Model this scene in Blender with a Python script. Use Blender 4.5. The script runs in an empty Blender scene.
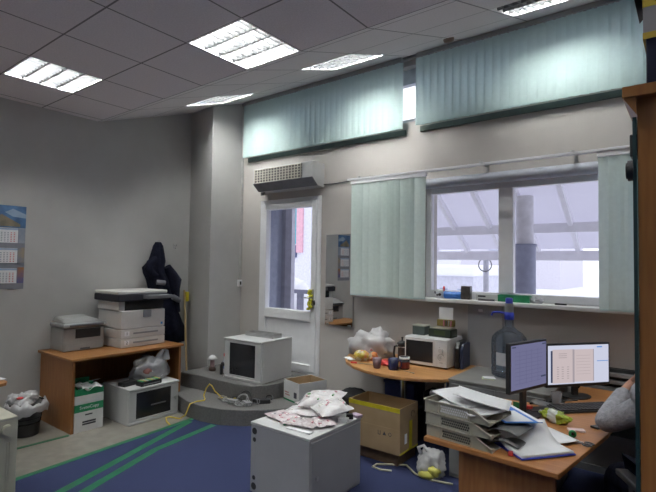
import bpy, bmesh, math, random
from mathutils import Vector, Matrix, Euler, noise
R = math.radians
scene = bpy.context.scene
col = scene.collection
random.seed(7)

# ------------------------------------------------------------------ camera
cd = bpy.data.cameras.new('camera'); cam = bpy.data.objects.new('camera', cd); col.objects.link(cam)
cd.sensor_width = 36.0; cd.lens = 474.67/656*36.0; cd.clip_start = .05; cd.clip_end = 300
yaw, pit, rol = 0.658406, 0.038658, 0.01465
fw = Vector((-math.sin(yaw)*math.cos(pit), math.cos(yaw)*math.cos(pit), math.sin(pit)))
rt = Vector((math.cos(yaw), math.sin(yaw), 0)); up = rt.cross(fw)
r2 = rt*math.cos(rol)+up*math.sin(rol); u2 = -rt*math.sin(rol)+up*math.cos(rol)
cam.matrix_world = Matrix(((r2.x, u2.x, -fw.x, 0), (r2.y, u2.y, -fw.y, 0), (r2.z, u2.z, -fw.z, 1.64), (0, 0, 0, 1)))
scene.camera = cam
# ------------------------------------------------------------------ sky, exposure
SKY = 1.02
TUBE = 128.0
w = bpy.data.worlds.new('sky'); scene.world = w; w.use_nodes = True
bg = w.node_tree.nodes['Background']; bg.inputs[0].default_value = (.90, .92, 1.0, 1); bg.inputs[1].default_value = SKY
vs = scene.view_settings
vs.view_transform = 'Standard'; vs.look = 'None'; vs.exposure = 0.70; vs.gamma = 1.0; vs.use_curve_mapping = False
scene.cycles.use_denoising = True
scene.cycles.max_bounces = 10; scene.cycles.diffuse_bounces = 5; scene.cycles.transparent_max_bounces = 24
scene.cycles.caustics_reflective = False; scene.cycles.caustics_refractive = False
scene.cycles.sample_clamp_indirect = 4

# ------------------------------------------------------------------ helpers
class MB:
    """collects shapes into one mesh"""
    def __init__(s): s.v = []; s.f = []; s.m = []; s.smooth = []
    def add(s, vs, fs, m=0, smooth=False, M=None):
        o = len(s.v)
        for p in vs:
            p = Vector(p)
            s.v.append(tuple(M @ p) if M is not None else tuple(p))
        for f in fs: s.f.append([o+i for i in f]); s.m.append(m); s.smooth.append(smooth)
        return s
    def box(s, x0, x1, y0, y1, z0, z1, m=0, M=None):
        return s.add([(x0,y0,z0),(x1,y0,z0),(x1,y1,z0),(x0,y1,z0),(x0,y0,z1),(x1,y0,z1),(x1,y1,z1),(x0,y1,z1)],
              [(3,2,1,0),(4,5,6,7),(0,1,5,4),(1,2,6,5),(2,3,7,6),(3,0,4,7)], m, False, M)
    def prism(s, poly, z0, z1, m=0, M=None):
        n = len(poly)
        return s.add([(x,y,z0) for x,y in poly]+[(x,y,z1) for x,y in poly],
              [tuple(range(n-1,-1,-1)), tuple(range(n,2*n))]+[(i,(i+1)%n,n+(i+1)%n,n+i) for i in range(n)], m, False, M)
    def prof(s, poly, x0, x1, m=0, M=None):          # polygon in (y,z) swept along x
        n = len(poly)
        return s.add([(x0,y,z) for y,z in poly]+[(x1,y,z) for y,z in poly],
              [tuple(range(n-1,-1,-1)), tuple(range(n,2*n))]+[(i,(i+1)%n,n+(i+1)%n,n+i) for i in range(n)], m, False, M)
    def tube(s, pts, r, n=8, m=0, closed=False, M=None, radii=None):
        P = [Vector(p) for p in pts]; N = len(P); vs = []; fs = []
        u = None
        for i, p in enumerate(P):
            a = P[i-1] if (i or closed) else p
            b = P[(i+1) % N] if (i < N-1 or closed) else p
            t = (b-a).normalized() if (b-a).length > 1e-9 else Vector((0,0,1))
            if u is None: u = t.orthogonal().normalized()
            u = (u - t*u.dot(t)); u = u.normalized() if u.length > 1e-6 else t.orthogonal().normalized()
            v = t.cross(u); rr = radii[i] if radii else r
            for k in range(n):
                an = 2*math.pi*k/n; vs.append(p+u*math.cos(an)*rr+v*math.sin(an)*rr)
        for i in range(N if closed else N-1):
            j = (i+1) % N
            for k in range(n): fs.append((i*n+k, i*n+(k+1)%n, j*n+(k+1)%n, j*n+k))
        s.add(vs, fs, m, True, M)
        if not closed:
            s.add(vs[:n], [tuple(range(n-1,-1,-1))], m, False, M); s.add(vs[-n:], [tuple(range(n))], m, False, M)
        return s
    def cyl(s, a, b, r, n=16, m=0, r1=None, M=None): return s.tube([a, b], r, n, m, False, M, [r, r if r1 is None else r1])
    def lathe(s, prof, c=(0,0,0), n=24, m=0, M=None, cap=True):
        vs = []; fs = []; k = len(prof)
        for r, z in prof:
            for i in range(n):
                a = 2*math.pi*i/n; vs.append((c[0]+r*math.cos(a), c[1]+r*math.sin(a), c[2]+z))
        for j in range(k-1):
            for i in range(n): fs.append((j*n+i, j*n+(i+1)%n, (j+1)*n+(i+1)%n, (j+1)*n+i))
        s.add(vs, fs, m, True, M)
        if cap:
            if prof[0][0] > 1e-4: s.add(vs[:n], [tuple(range(n-1,-1,-1))], m, False, M)
            if prof[-1][0] > 1e-4: s.add(vs[-n:], [tuple(range(n))], m, False, M)
        return s
    def ball(s, c, sc, sub=2, m=0, amp=0, freq=3, seed=0, floor=None, M=None):
        bm = bmesh.new(); bmesh.ops.create_icosphere(bm, subdivisions=sub, radius=1)
        vs = []
        for v in bm.verts:
            p = v.co.copy()
            if amp:
                q = p*freq+Vector((seed*7.3, seed*3.1, seed*1.7))
                d = noise.noise(q) + .6*abs(noise.noise(q*2.3)) + .3*noise.noise(q*5.1)
                p = p*(1+amp*d)
            p = Vector((c[0]+p.x*sc[0], c[1]+p.y*sc[1], c[2]+p.z*sc[2]))
            if floor is not None and p.z < floor: p.z = floor
            vs.append(p)
        s.add(vs, [tuple(v.index for v in f.verts) for f in bm.faces], m, True, M); bm.free(); return s
    def sheet(s, w_, d_, f, n=12, m_=12, m=0, th=.0015, M=None):   # a thin solid sheet over (x,y) with height f(u,v)
        vs = []; fs = []
        for t in (0, 1):
            for j in range(m_+1):
                for i in range(n+1):
                    u, v = i/n, j/m_
                    q = f(u, v)
                    z, dx, dy = q if isinstance(q, tuple) else (q, 0, 0)
                    vs.append((w_*(u-.5)+dx, d_*(v-.5)+dy, z+th*t))
        N = (n+1)*(m_+1); I = lambda i, j, t: t*N+j*(n+1)+i
        for j in range(m_):
            for i in range(n):
                fs.append((I(i,j,1),I(i+1,j,1),I(i+1,j+1,1),I(i,j+1,1))); fs.append((I(i,j+1,0),I(i+1,j+1,0),I(i+1,j,0),I(i,j,0)))
        for i in range(n): fs.append((I(i,0,0),I(i+1,0,0),I(i+1,0,1),I(i,0,1))); fs.append((I(i+1,m_,0),I(i,m_,0),I(i,m_,1),I(i+1,m_,1)))
        for j in range(m_): fs.append((I(0,j+1,0),I(0,j,0),I(0,j,1),I(0,j+1,1))); fs.append((I(n,j,0),I(n,j+1,0),I(n,j+1,1),I(n,j,1)))
        return s.add(vs, fs, m, True, M)
    def mesh(s, name, mats):
        me = bpy.data.meshes.new(name); me.from_pydata(s.v, [], s.f); me.update()
        for m in (mats if isinstance(mats, (list, tuple)) else [mats]): me.materials.append(m)
        for p, mi, sm in zip(me.polygons, s.m, s.smooth): p.material_index = mi; p.use_smooth = sm
        return me
def tag(o, label=None, cat=None, group=None, kind=None):
    if label: o['label'] = label
    if cat: o['category'] = cat
    if group: o['group'] = group
    if kind: o['kind'] = kind
    return o
def obj(name, mb, mats, parent=None, bevel=0, loc=None, rot=None, label=None, subdiv=0):
    o = bpy.data.objects.new(name, mb.mesh(name, mats)); col.objects.link(o)
    if parent: o.parent = parent
    if loc: o.location = loc
    if rot is not None: o.rotation_euler = rot if isinstance(rot, tuple) else (0, 0, rot)
    if bevel:
        b = o.modifiers.new('bevel', 'BEVEL'); b.width = bevel; b.segments = 2; b.limit_method = 'ANGLE'; b.angle_limit = R(50)
    if subdiv:
        b = o.modifiers.new('sub', 'SUBSURF'); b.levels = subdiv; b.render_levels = subdiv
    if label: o['label'] = label
    return o
def thing(name, label, cat, loc=(0,0,0), rot=0, group=None):
    o = bpy.data.objects.new(name, None); col.objects.link(o); o.empty_display_size = .1
    o.location = loc; o.rotation_euler = rot if isinstance(rot, tuple) else (0, 0, rot)
    return tag(o, label, cat, group)
def single(name, mb, mats, label, cat, loc=(0,0,0), rot=0, group=None, bevel=0, subdiv=0):
    return tag(obj(name, mb, mats, None, bevel, loc, rot, None, subdiv), label, cat, group)
def struct(name, mb, mats, parent=None, bevel=0):
    o = obj(name, mb, mats, parent, bevel)
    if not parent: o['kind'] = 'structure'
    return o
def text(name, body, size, mat, parent, loc, rot, ext=.0006):
    c = bpy.data.curves.new(name, 'FONT'); c.body = body; c.size = size; c.extrude = ext; c.align_x = 'CENTER'; c.align_y = 'CENTER'
    c.materials.append(mat); o = bpy.data.objects.new(name, c); col.objects.link(o); me = bpy.data.meshes.new_from_object(o.evaluated_get(bpy.context.evaluated_depsgraph_get()))
    bpy.data.objects.remove(o); o = bpy.data.objects.new(name, me); col.objects.link(o); o.parent = parent; o.location = loc; o.rotation_euler = rot
    return o
# ------------------------------------------------------------------ materials
def nd(nt, t, **k):
    n = nt.nodes.new(t)
    for a, b in k.items(): setattr(n, a, b)
    return n
def mat(name, c, rough=.6, metal=0, var=.08, scale=12, bump=0, bscale=60, spec=.5, c2=None, stretch=None, coat=0):
    m = bpy.data.materials.new(name); m.use_nodes = True; nt = m.node_tree; p = nt.nodes['Principled BSDF']
    p.inputs['Roughness'].default_value = rough; p.inputs['Metallic'].default_value = metal
    p.inputs['Specular IOR Level'].default_value = spec; p.inputs['Coat Weight'].default_value = coat
    tc = nd(nt, 'ShaderNodeTexCoord'); src = tc.outputs['Object']
    if stretch:
        mp = nd(nt, 'ShaderNodeMapping'); mp.inputs['Scale'].default_value = stretch; nt.links.new(src, mp.inputs[0]); src = mp.outputs[0]
    no = nd(nt, 'ShaderNodeTexNoise'); no.inputs['Scale'].default_value = scale; no.inputs['Detail'].default_value = 5
    nt.links.new(src, no.inputs['Vector'])
    cr = nd(nt, 'ShaderNodeValToRGB'); a = cr.color_ramp
    lo = c2 if c2 else tuple(x*(1-var) for x in c); hi = c if c2 else tuple(min(1, x*(1+var)) for x in c)
    a.elements[0].position = .35; a.elements[1].position = .65
    a.elements[0].color = (*lo, 1); a.elements[1].color = (*hi, 1)
    nt.links.new(no.outputs[0], cr.inputs[0]); nt.links.new(cr.outputs[0], p.inputs['Base Color'])
    if bump:
        n2 = nd(nt, 'ShaderNodeTexNoise'); n2.inputs['Scale'].default_value = bscale; n2.inputs['Detail'].default_value = 3
        nt.links.new(tc.outputs['Object'], n2.inputs['Vector'])
        b = nd(nt, 'ShaderNodeBump'); b.inputs['Strength'].default_value = bump; b.inputs['Distance'].default_value = .01
        nt.links.new(n2.outputs[0], b.inputs['Height']); nt.links.new(b.outputs[0], p.inputs['Normal'])
    return m
def emit(name, c, s):
    m = bpy.data.materials.new(name); m.use_nodes = True; nt = m.node_tree; nt.nodes.remove(nt.nodes['Principled BSDF'])
    e = nd(nt, 'ShaderNodeEmission'); e.inputs[0].default_value = (*c, 1); e.inputs[1].default_value = s
    nt.links.new(e.outputs[0], nt.nodes['Material Output'].inputs[0]); return m
def glass(name, tint=(1,1,1), refl=.08, rough=.02):
    m = bpy.data.materials.new(name); m.use_nodes = True; nt = m.node_tree; nt.nodes.remove(nt.nodes['Principled BSDF'])
    t = nd(nt, 'ShaderNodeBsdfTransparent'); t.inputs[0].default_value = (*tint, 1)
    g = nd(nt, 'ShaderNodeBsdfGlossy'); g.inputs['Roughness'].default_value = rough
    fr = nd(nt, 'ShaderNodeLayerWeight'); fr.inputs[0].default_value = .25
    mu = nd(nt, 'ShaderNodeMath', operation='MULTIPLY'); mu.inputs[1].default_value = refl*4
    nt.links.new(fr.outputs['Fresnel'], mu.inputs[0])
    ad = nd(nt, 'ShaderNodeMath', operation='ADD'); ad.inputs[1].default_value = refl*.3; ad.use_clamp = True
    nt.links.new(mu.outputs[0], ad.inputs[0])
    x = nd(nt, 'ShaderNodeMixShader'); nt.links.new(ad.outputs[0], x.inputs[0]); nt.links.new(t.outputs[0], x.inputs[1]); nt.links.new(g.outputs[0], x.inputs[2])
    nt.links.new(x.outputs[0], nt.nodes['Material Output'].inputs[0]); return m
def cloth(name, c, tr=.5, tcol=None, var=.06, scale=30, clear=0.0, gloss=0.0):
    """diffuse + translucent (+ see-through for thin plastic film)"""
    m = bpy.data.materials.new(name); m.use_nodes = True; nt = m.node_tree; nt.nodes.remove(nt.nodes['Principled BSDF'])
    tc = nd(nt, 'ShaderNodeTexCoord'); no = nd(nt, 'ShaderNodeTexNoise'); no.inputs['Scale'].default_value = scale; no.inputs['Detail'].default_value = 4
    nt.links.new(tc.outputs['Object'], no.inputs['Vector'])
    cr = nd(nt, 'ShaderNodeValToRGB'); e = cr.color_ramp.elements
    e[0].position = .35; e[1].position = .65; e[0].color = (*[x*(1-var) for x in c], 1); e[1].color = (*[min(1, x*(1+var)) for x in c], 1)
    nt.links.new(no.outputs[0], cr.inputs[0])
    d = nd(nt, 'ShaderNodeBsdfDiffuse'); nt.links.new(cr.outputs[0], d.inputs[0])
    t = nd(nt, 'ShaderNodeBsdfTranslucent'); t.inputs[0].default_value = (*(tcol or c), 1)
    x = nd(nt, 'ShaderNodeMixShader'); x.inputs[0].default_value = tr
    nt.links.new(d.outputs[0], x.inputs[1]); nt.links.new(t.outputs[0], x.inputs[2]); out = x.outputs[0]
    if clear:
        k = nd(nt, 'ShaderNodeBsdfTransparent'); y = nd(nt, 'ShaderNodeMixShader'); y.inputs[0].default_value = clear
        nt.links.new(out, y.inputs[1]); nt.links.new(k.outputs[0], y.inputs[2]); out = y.outputs[0]
    if gloss:
        g = nd(nt, 'ShaderNodeBsdfGlossy'); g.inputs['Roughness'].default_value = .2; y = nd(nt, 'ShaderNodeMixShader'); y.inputs[0].default_value = gloss
        nt.links.new(out, y.inputs[1]); nt.links.new(g.outputs[0], y.inputs[2]); out = y.outputs[0]
    nt.links.new(out, nt.nodes['Material Output'].inputs[0]); return m
def spotted(name, cols, scale=30, rough=.35):
    """a bag of mixed small parts: cells of different colours"""
    m = bpy.data.materials.new(name); m.use_nodes = True; nt = m.node_tree; p = nt.nodes['Principled BSDF']; p.inputs['Roughness'].default_value = rough
    tc = nd(nt, 'ShaderNodeTexCoord'); v = nd(nt, 'ShaderNodeTexVoronoi'); v.inputs['Scale'].default_value = scale
    nt.links.new(tc.outputs['Object'], v.inputs['Vector'])
    sp = nd(nt, 'ShaderNodeSeparateColor'); nt.links.new(v.outputs['Color'], sp.inputs[0])
    cr = nd(nt, 'ShaderNodeValToRGB'); cr.color_ramp.interpolation = 'CONSTANT'; e = cr.color_ramp.elements
    while len(e) < len(cols): e.new(.5)
    for i, c in enumerate(cols): e[i].position = i/len(cols); e[i].color = (*c, 1)
    nt.links.new(sp.outputs[0], cr.inputs[0]); nt.links.new(cr.outputs[0], p.inputs['Base Color']); return m
def tiles(name, c, line, w_, sx, sy, ox, oy):
    m = mat(name, c, .9, var=.05, scale=90, bump=.15, bscale=120, spec=.1); nt = m.node_tree; p = nt.nodes['Principled BSDF']
    src = p.inputs['Base Color'].links[0].from_socket
    tc = nd(nt, 'ShaderNodeTexCoord'); sp = nd(nt, 'ShaderNodeSeparateXYZ'); nt.links.new(tc.outputs['Object'], sp.inputs[0])
    res = None
    for ax, s, o in ((0, sx, ox), (1, sy, oy)):
        a = nd(nt, 'ShaderNodeMath', operation='SUBTRACT'); a.inputs[1].default_value = o-s*50; nt.links.new(sp.outputs[ax], a.inputs[0])
        b = nd(nt, 'ShaderNodeMath', operation='MODULO'); b.inputs[1].default_value = s; nt.links.new(a.outputs[0], b.inputs[0])
        c_ = nd(nt, 'ShaderNodeMath', operation='SUBTRACT'); c_.inputs[1].default_value = s/2; nt.links.new(b.outputs[0], c_.inputs[0])
        d = nd(nt, 'ShaderNodeMath', operation='ABSOLUTE'); nt.links.new(c_.outputs[0], d.inputs[0])
        g = nd(nt, 'ShaderNodeMath', operation='GREATER_THAN'); g.inputs[1].default_value = s/2-w_/2; nt.links.new(d.outputs[0], g.inputs[0])
        if res is None: res = g
        else:
            x = nd(nt, 'ShaderNodeMath', operation='MAXIMUM'); nt.links.new(res.outputs[0], x.inputs[0]); nt.links.new(g.outputs[0], x.inputs[1]); res = x
    mx = nd(nt, 'ShaderNodeMix', data_type='RGBA'); nt.links.new(res.outputs[0], mx.inputs[0]); nt.links.new(src, mx.inputs[6]); mx.inputs[7].default_value = (*line, 1)
    nt.links.new(mx.outputs[2], p.inputs['Base Color']); return m

W_WALL = mat('wall_paint', (.50,.492,.48), .85, var=.03, scale=4, bump=.25, bscale=160, spec=.2)
W_WIN = mat('window_wall_paint', (.50,.468,.445), .85, var=.03, scale=4, bump=.2, bscale=160, spec=.2)
CEIL = tiles('ceiling_tile', (.80,.765,.79), (.26,.25,.26), .013, .6, .6, -2.946, 2.665)
CEIL2 = tiles('ceiling_tile_slope', (.76,.735,.74), (.32,.31,.31), .012, .6, .6, -2.946, .69)
LINO = mat('linoleum', (.26,.24,.21), .4, var=.12, scale=9, c2=(.20,.185,.16))
CARPET = mat('blue_carpet', (.038,.047,.106), .95, scale=180, c2=(.028,.034,.085), bump=.5, bscale=300, spec=.1)
GREEN = mat('green_tape', (.012,.125,.058), .5, var=.15)
STEP = mat('step_covering', (.15,.146,.142), .8, var=.12, scale=60, spec=.2)
WHITE = mat('white_pvc', (.84,.84,.86), .35, var=.02)
SILLM = mat('white_sill', (.84,.83,.83), .3, var=.03)
RACK = mat('light_grey_paint', (.36,.36,.375), .45, var=.03, scale=5)
RACKW = mat('off_white_paint', (.56,.56,.56), .4, var=.03, scale=5)
DARKGLASS = mat('smoked_glass', (.02,.02,.023), .08, var=.2, scale=3)
BLACK = mat('black_plastic', (.018,.018,.020), .4, var=.2)
BLACKM = mat('matt_black', (.015,.015,.016), .8, var=.3)
DGREY = mat('dark_grey_plastic', (.09,.09,.10), .5, var=.1)
MGREY = mat('mid_grey_plastic', (.28,.28,.29), .5, var=.05)
LGREY = mat('warm_grey_plastic', (.29,.29,.285), .5, var=.04)
COPW = mat('copier_white', (.62,.60,.58), .45, var=.03)
CHROME = mat('chrome', (.75,.75,.75), .15, 1, var=.03)
STEEL = mat('zinc_steel', (.55,.55,.55), .35, .9, var=.08)
WOOD = mat('orange_wood', (.42,.19,.065), .4, scale=3, c2=(.34,.14,.042), stretch=(1.5,22,22))
WOODY = mat('orange_wood_cross', (.33,.15,.05), .4, scale=3, c2=(.26,.11,.034), stretch=(22,1.5,22))
WOODZ = mat('orange_wood_upright', (.33,.145,.048), .4, scale=3, c2=(.26,.105,.032), stretch=(18,18,1.5))
WOODL = mat('light_wood', (.52,.27,.10), .4, scale=3, c2=(.42,.20,.07), stretch=(1.5,22,22))
WOODC = mat('cabinet_wood', (.34,.14,.035), .4, scale=3, c2=(.26,.10,.025), stretch=(18,18,1.5))
CARD = mat('cardboard', (.40,.28,.16), .85, scale=6, c2=(.34,.235,.13))
CARDIN = mat('cardboard_inside', (.44,.31,.17), .9, scale=6, c2=(.38,.26,.14))
YELLOW = mat('yellow_tape', (.62,.52,.02), .4, var=.15)
PAPER = mat('white_paper', (.78,.78,.80), .7, var=.03)
BOXW = mat('white_box_card', (.66,.66,.65), .6, var=.04)
BOXG = mat('green_print', (.02,.24,.10), .5, var=.08)
INK = mat('ink', (.05,.05,.06), .7, var=.1)
RED = mat('red_plastic', (.60,.05,.05), .4, var=.15)
BLUE = mat('blue_plastic', (.03,.05,.45), .35, var=.1)
LBLUE = mat('bright_blue', (.05,.20,.60), .45, var=.1)
NAVY = mat('navy_fabric', (.009,.010,.020), .95, spec=.1, var=.3, scale=20, bump=.4, bscale=40)
GCLOTH = mat('grey_knit', (.30,.30,.33), .95, var=.15, scale=40, bump=.6, bscale=90)
SKIN = mat('skin', (.50,.27,.19), .5, var=.06)
HAIR = mat('brown_hair', (.03,.02,.015), .7, var=.3, scale=60)
TEAL = cloth('mint_blind_fabric', (.60,.73,.705), .33, (.66,.83,.83), var=.03)
TEAL2 = cloth('mint_curtain_fabric', (.74,.84,.805), .20, (.74,.87,.83), var=.03)
FILM = cloth('white_carrier_film', (.82,.81,.83), .5, var=.05, clear=.12, gloss=.1)
CLEARF = cloth('clear_film', (.60,.60,.63), .5, clear=.55, gloss=.15)
WGLASS = glass('window_glass', (.97,.98,1), .05)
MIRROR = mat('mirror', (.80,.82,.83), .015, 1, var=.0)
SNOW = mat('snow', (.86,.86,.90), .9, var=.03, scale=2)
PALE = mat('pale_paint_outdoors', (.90,.89,.93), .8, var=.03)
TUBEM = emit('lit_fluorescent_tube', (.97,1.0,.97), TUBE)
TUBEOFF = mat('unlit_tube', (.55,.58,.65), .3, var=.02)
LOUV = mat('aluminium_louvre', (.12,.12,.125), .5, 0, var=.02)
TRAY = mat('white_reflector', (.85,.85,.85), .5, var=.01)
# ================================================================== THE SETTING
XA, D, XR, YB, H = -5.45, 4.40, 2.2, -2.6, 3.254
CR = 2.665; K = .338; TH = math.atan(K); TOP = H+K*(D-CR)
m = MB().box(XA-.15, XR+.15, YB-.15, D+.35, -.12, 0); struct('floor', m, LINO)
# walls
m = MB().prof([(YB-.15,0),(D,0),(D,TOP+.12),(CR,H+.12),(YB-.15,H+.12)], XA-.15, XA); struct('wall_left', m, W_WALL)
m = MB().prof([(YB-.15,0),(D,0),(D,TOP+.12),(CR,H+.12),(YB-.15,H+.12)], XR, XR+.15); struct('wall_right', m, W_WALL)
m = MB().box(XA-.15, XR+.15, YB-.15, YB, 0, H+.12); struct('wall_back', m, W_WALL)
# window wall with door, main window and clerestory openings
DX0, DX1, DZ0, DZ1 = -4.52, -3.505, .33, 2.46
WX0, WX1, WZ0, WZ1 = -2.17, .35, 1.33, 2.52
UX0, UX1, UZ0, UZ1 = -4.75, 2.0, 3.14, 3.74
T = D+.30
m = MB()
m.box(XA-.15, DX0, D, T, 0, UZ0); m.box(DX0, DX1, D, T, 0, DZ0); m.box(DX0, DX1, D, T, DZ1, UZ0)
m.box(DX1, WX0, D, T, 0, UZ0); m.box(WX0, WX1, D, T, 0, WZ0); m.box(WX0, WX1, D, T, WZ1, UZ0); m.box(WX1, XR+.15, D, T, 0, UZ0)
m.box(XA-.15, UX0, D, T, UZ0, TOP+.2); m.box(UX1, XR+.15, D, T, UZ0, TOP+.2); m.box(UX0, UX1, D, T, UZ1, TOP+.2)
struct('wall_front', m, W_WIN)
m = MB().prism([(XA,3.95),(-4.89,3.865),(-4.89,D),(XA,D)], 0, TOP); struct('trim_1', m, W_WALL)            # corner pier
m = MB().box(-1.70, -1.38, D-.03, D, 0, 1.288); struct('trim_2', m, RACK)         # grey panel under the sill
# ceiling with openings for the lights
FLAT = [(-4.746,1.465),(-2.946,2.065),(-1.146,.865),(.654,1.465),(-4.746,-.935),(-2.946,-.335),(-1.146,-1.535),(.654,-.935)]
SLOPE = [-4.746,-2.946,-1.146,.654]
m = MB()
xs = [XA]+[-5.346+.6*i for i in range(13)]+[XR]; ys = [YB]+[CR-.6*i for i in range(8,-1,-1)]
xs = sorted(set(round(x,4) for x in xs if XA <= x <= XR)); ys = sorted(set(round(y,4) for y in ys if y >= YB))
for i in range(len(xs)-1):
    for j in range(len(ys)-1):
        if any(abs(xs[i]-a) < .02 and abs(ys[j]-b) < .02 for a, b in FLAT): continue
        m.add([(xs[i],ys[j],H),(xs[i+1],ys[j],H),(xs[i+1],ys[j+1],H),(xs[i],ys[j+1],H)], [(3,2,1,0)])
m.box(XA-.15, XR+.15, YB-.15, CR, H+.115, H+.2)
ceil = struct('ceiling', m, CEIL)
m = MB(); vsl = [0, .69, 1.29, (D-CR)/math.cos(TH)]
for i in range(len(xs)-1):
    for j in range(3):
        if j == 1 and any(abs(xs[i]-a) < .02 for a in SLOPE): continue
        m.add([(xs[i],vsl[j],0),(xs[i+1],vsl[j],0),(xs[i+1],vsl[j+1],0),(xs[i],vsl[j+1],0)], [(3,2,1,0)])
m.box(XA-.15, XR+.15, -.05, 1.9, .115, .2)
o = obj('ceiling_slope', m, CEIL2, ceil, loc=(0,CR,H), rot=(TH,0,0))
m = MB().box(XA, XR, D-.05, D, TOP-.045, TOP); struct('trim_3', m, mat('grey_cornice', (.30,.30,.30), .7))
# carpet and floor tapes
CE = lambda y: -4.04-.095*(y-1.44)
m = MB().prism([(CE(-2.6),-2.6),(2.2,-2.6),(2.2,4.395),(-3.2,4.395),(-3.4,3.40),(-4.22,3.36),(CE(3.3),3.3)], 0, .006)
o = struct('floor_carpet', m, CARPET); o['label'] = 'blue carpet over most of the floor'
def tape(n, a, b, w_=.05, z=.0062):
    a, b = Vector(a), Vector(b); d = (b-a).normalized(); q = Vector((-d.y, d.x))*w_/2
    struct(n, MB().prism([tuple(a-q), tuple(b-q), tuple(b+q), tuple(a+q)][::1], z-.0062 if z < .006 else .006, z+.0012), GREEN)
tape('trim_4', (CE(-2.5)+.02,-2.5), (CE(3.2)+.02,3.2), .055)
tape('trim_5', (-3.36,1.0), (-4.13,3.06), .07)
tape('trim_6', (-3.25,1.18), (-3.74,2.42), .07); tape('trim_7', (-3.74,2.42), (-3.86,3.15), .07)
tape('trim_8', (-4.70,1.0), (-4.665,2.10), .035, .003)
# two curved steps up to the door
low = [(-5.44,3.33),(-4.62,3.23),(-4.30,3.14),(-4.05,3.13),(-3.80,3.19),(-3.60,3.31),(-3.42,3.50),(-3.26,3.70),(-3.17,3.95),(-3.15,4.399)]
m = MB().prism([(-5.449,4.399)]+[(-5.449,3.33)]+low[1:], 0, .165); struct('trim_9', m, STEP, bevel=.008)
upp = [(-4.889,3.47),(-4.60,3.50),(-4.30,3.505),(-4.0,3.51),(-3.76,3.56),(-3.67,3.68),(-3.635,3.86),(-3.62,4.10),(-3.62,4.399)]
m = MB().prism([(-4.889,4.399)]+upp, .165, .33); struct('trim_10', m, STEP, bevel=.008)
# skirting
m = MB().box(-3.12, XR, D-.012, D, 0, .06); struct('baseboard_front', m, MGREY)
# ---- door
d = thing('door_1', 'white plastic door with a tall glass pane', 'door'); d['kind'] = 'structure'; del d['category']
Y0 = D-.02; m = MB()
m.box(DX0,DX0+.05,Y0,D+.07,DZ0,DZ1); m.box(DX1-.05,DX1,Y0,D+.07,DZ0,DZ1); m.box(DX0+.05,DX1-.05,Y0,D+.07,DZ1-.05,DZ1); m.box(DX0+.05,DX1-.05,Y0,D+.07,DZ0,DZ0+.03)
obj('door_frame', m, WHITE, d, .004)
a, b, c0, c1 = DX0+.052, DX1-.052, DZ0+.032, DZ1-.052; S = .075; y0, y1 = Y0-.015, D+.05
m = MB(); m.box(a,a+S,y0,y1,c0,c1); m.box(b-S,b,y0,y1,c0,c1); m.box(a+S,b-S,y0,y1,c1-S,c1); m.box(a+S,b-S,y0,y1,c0,c0+S); m.box(a+S,b-S,y0,y1,.955,1.075)
obj('door_leaf', m, WHITE, d, .006)
obj('panel', MB().box(a+S,b-S,D,D+.03,c0+S,.955), WHITE, d)
obj('pane', MB().box(a+S,b-S,D+.012,D+.02,1.075,c1-S), WGLASS, d)
m = MB().box(b-.055,b-.02,y0-.008,y0,1.12,1.34); m.tube([(b-.037,y0-.005,1.24),(b-.037,y0-.05,1.24),(b-.14,y0-.05,1.24)], .009)
obj('door_handle', m, STEEL, d)
m = MB()
for k in range(9): m.ball((b-.04+random.uniform(-.03,.02), y0-.035, 1.32-.026*k), (.026,.018,.02), 2, amp=.5, freq=3, seed=k)
single('tinsel_garland', m, mat('yellow_tinsel', (.60,.58,.05), .4, var=.4, scale=80), 'bunch of yellow-green tinsel hanging on the door handle', 'decoration')
m = MB().ball((b+.01,y0-.03,1.185), (.012,.01,.03), 2, amp=.3); m.tube([(b-.03,y0-.012,1.2),(b+.0,y0-.03,1.2)], .004)
single('door_key', m, BLACK, 'dark key in the lock of the white door', 'key')
# ---- main window
w1 = thing('window_1', 'wide white window of two panes', 'window'); w1['kind'] = 'structure'; del w1['category']
fy0, fy1 = D+.035, D+.105; m = MB()
m.box(WX0,WX0+.06,fy0,fy1,WZ0,WZ1); m.box(WX1-.075,WX1,fy0,fy1,WZ0,WZ1); m.box(WX0+.06,WX1-.075,fy0,fy1,WZ0,WZ0+.07); m.box(WX0+.06,WX1-.075,fy0,fy1,WZ1-.155,WZ1)
m.box(-1.435,-1.305,fy0-.01,fy1,WZ0+.07,WZ1-.155); m.box(-.16,-.04,fy0-.01,fy1,WZ0+.075,WZ1-.155)
obj('window_frame', m, WHITE, w1, .006)
m = MB()
for x0, x1 in ((WX0+.06,-1.435),(-1.31,-.16),(-.04,WX1-.075)): m.box(x0,x1,D+.065,D+.073,WZ0+.07,WZ1-.155)
obj('pane', m, WGLASS, w1)
m = MB(); pr = [(D+.088-.06*math.sin(t*math.pi/10)-.0, WZ1-.0-.10*(1-math.cos(t*math.pi/10))/1) for t in range(0,6)]
m.tube([(WX0+.002,D-.016,WZ1-.055),(WX1-.002,D-.016,WZ1-.055)], .050, 20); obj('rolled_shade', m, mat('shade_fabric', (.42,.44,.50), .6), w1)
m = MB().box(-2.95, .5, 4.26, D+.034, 1.293, 1.33); struct('trim_11', m, SILLM, bevel=.008)   # sill
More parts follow.
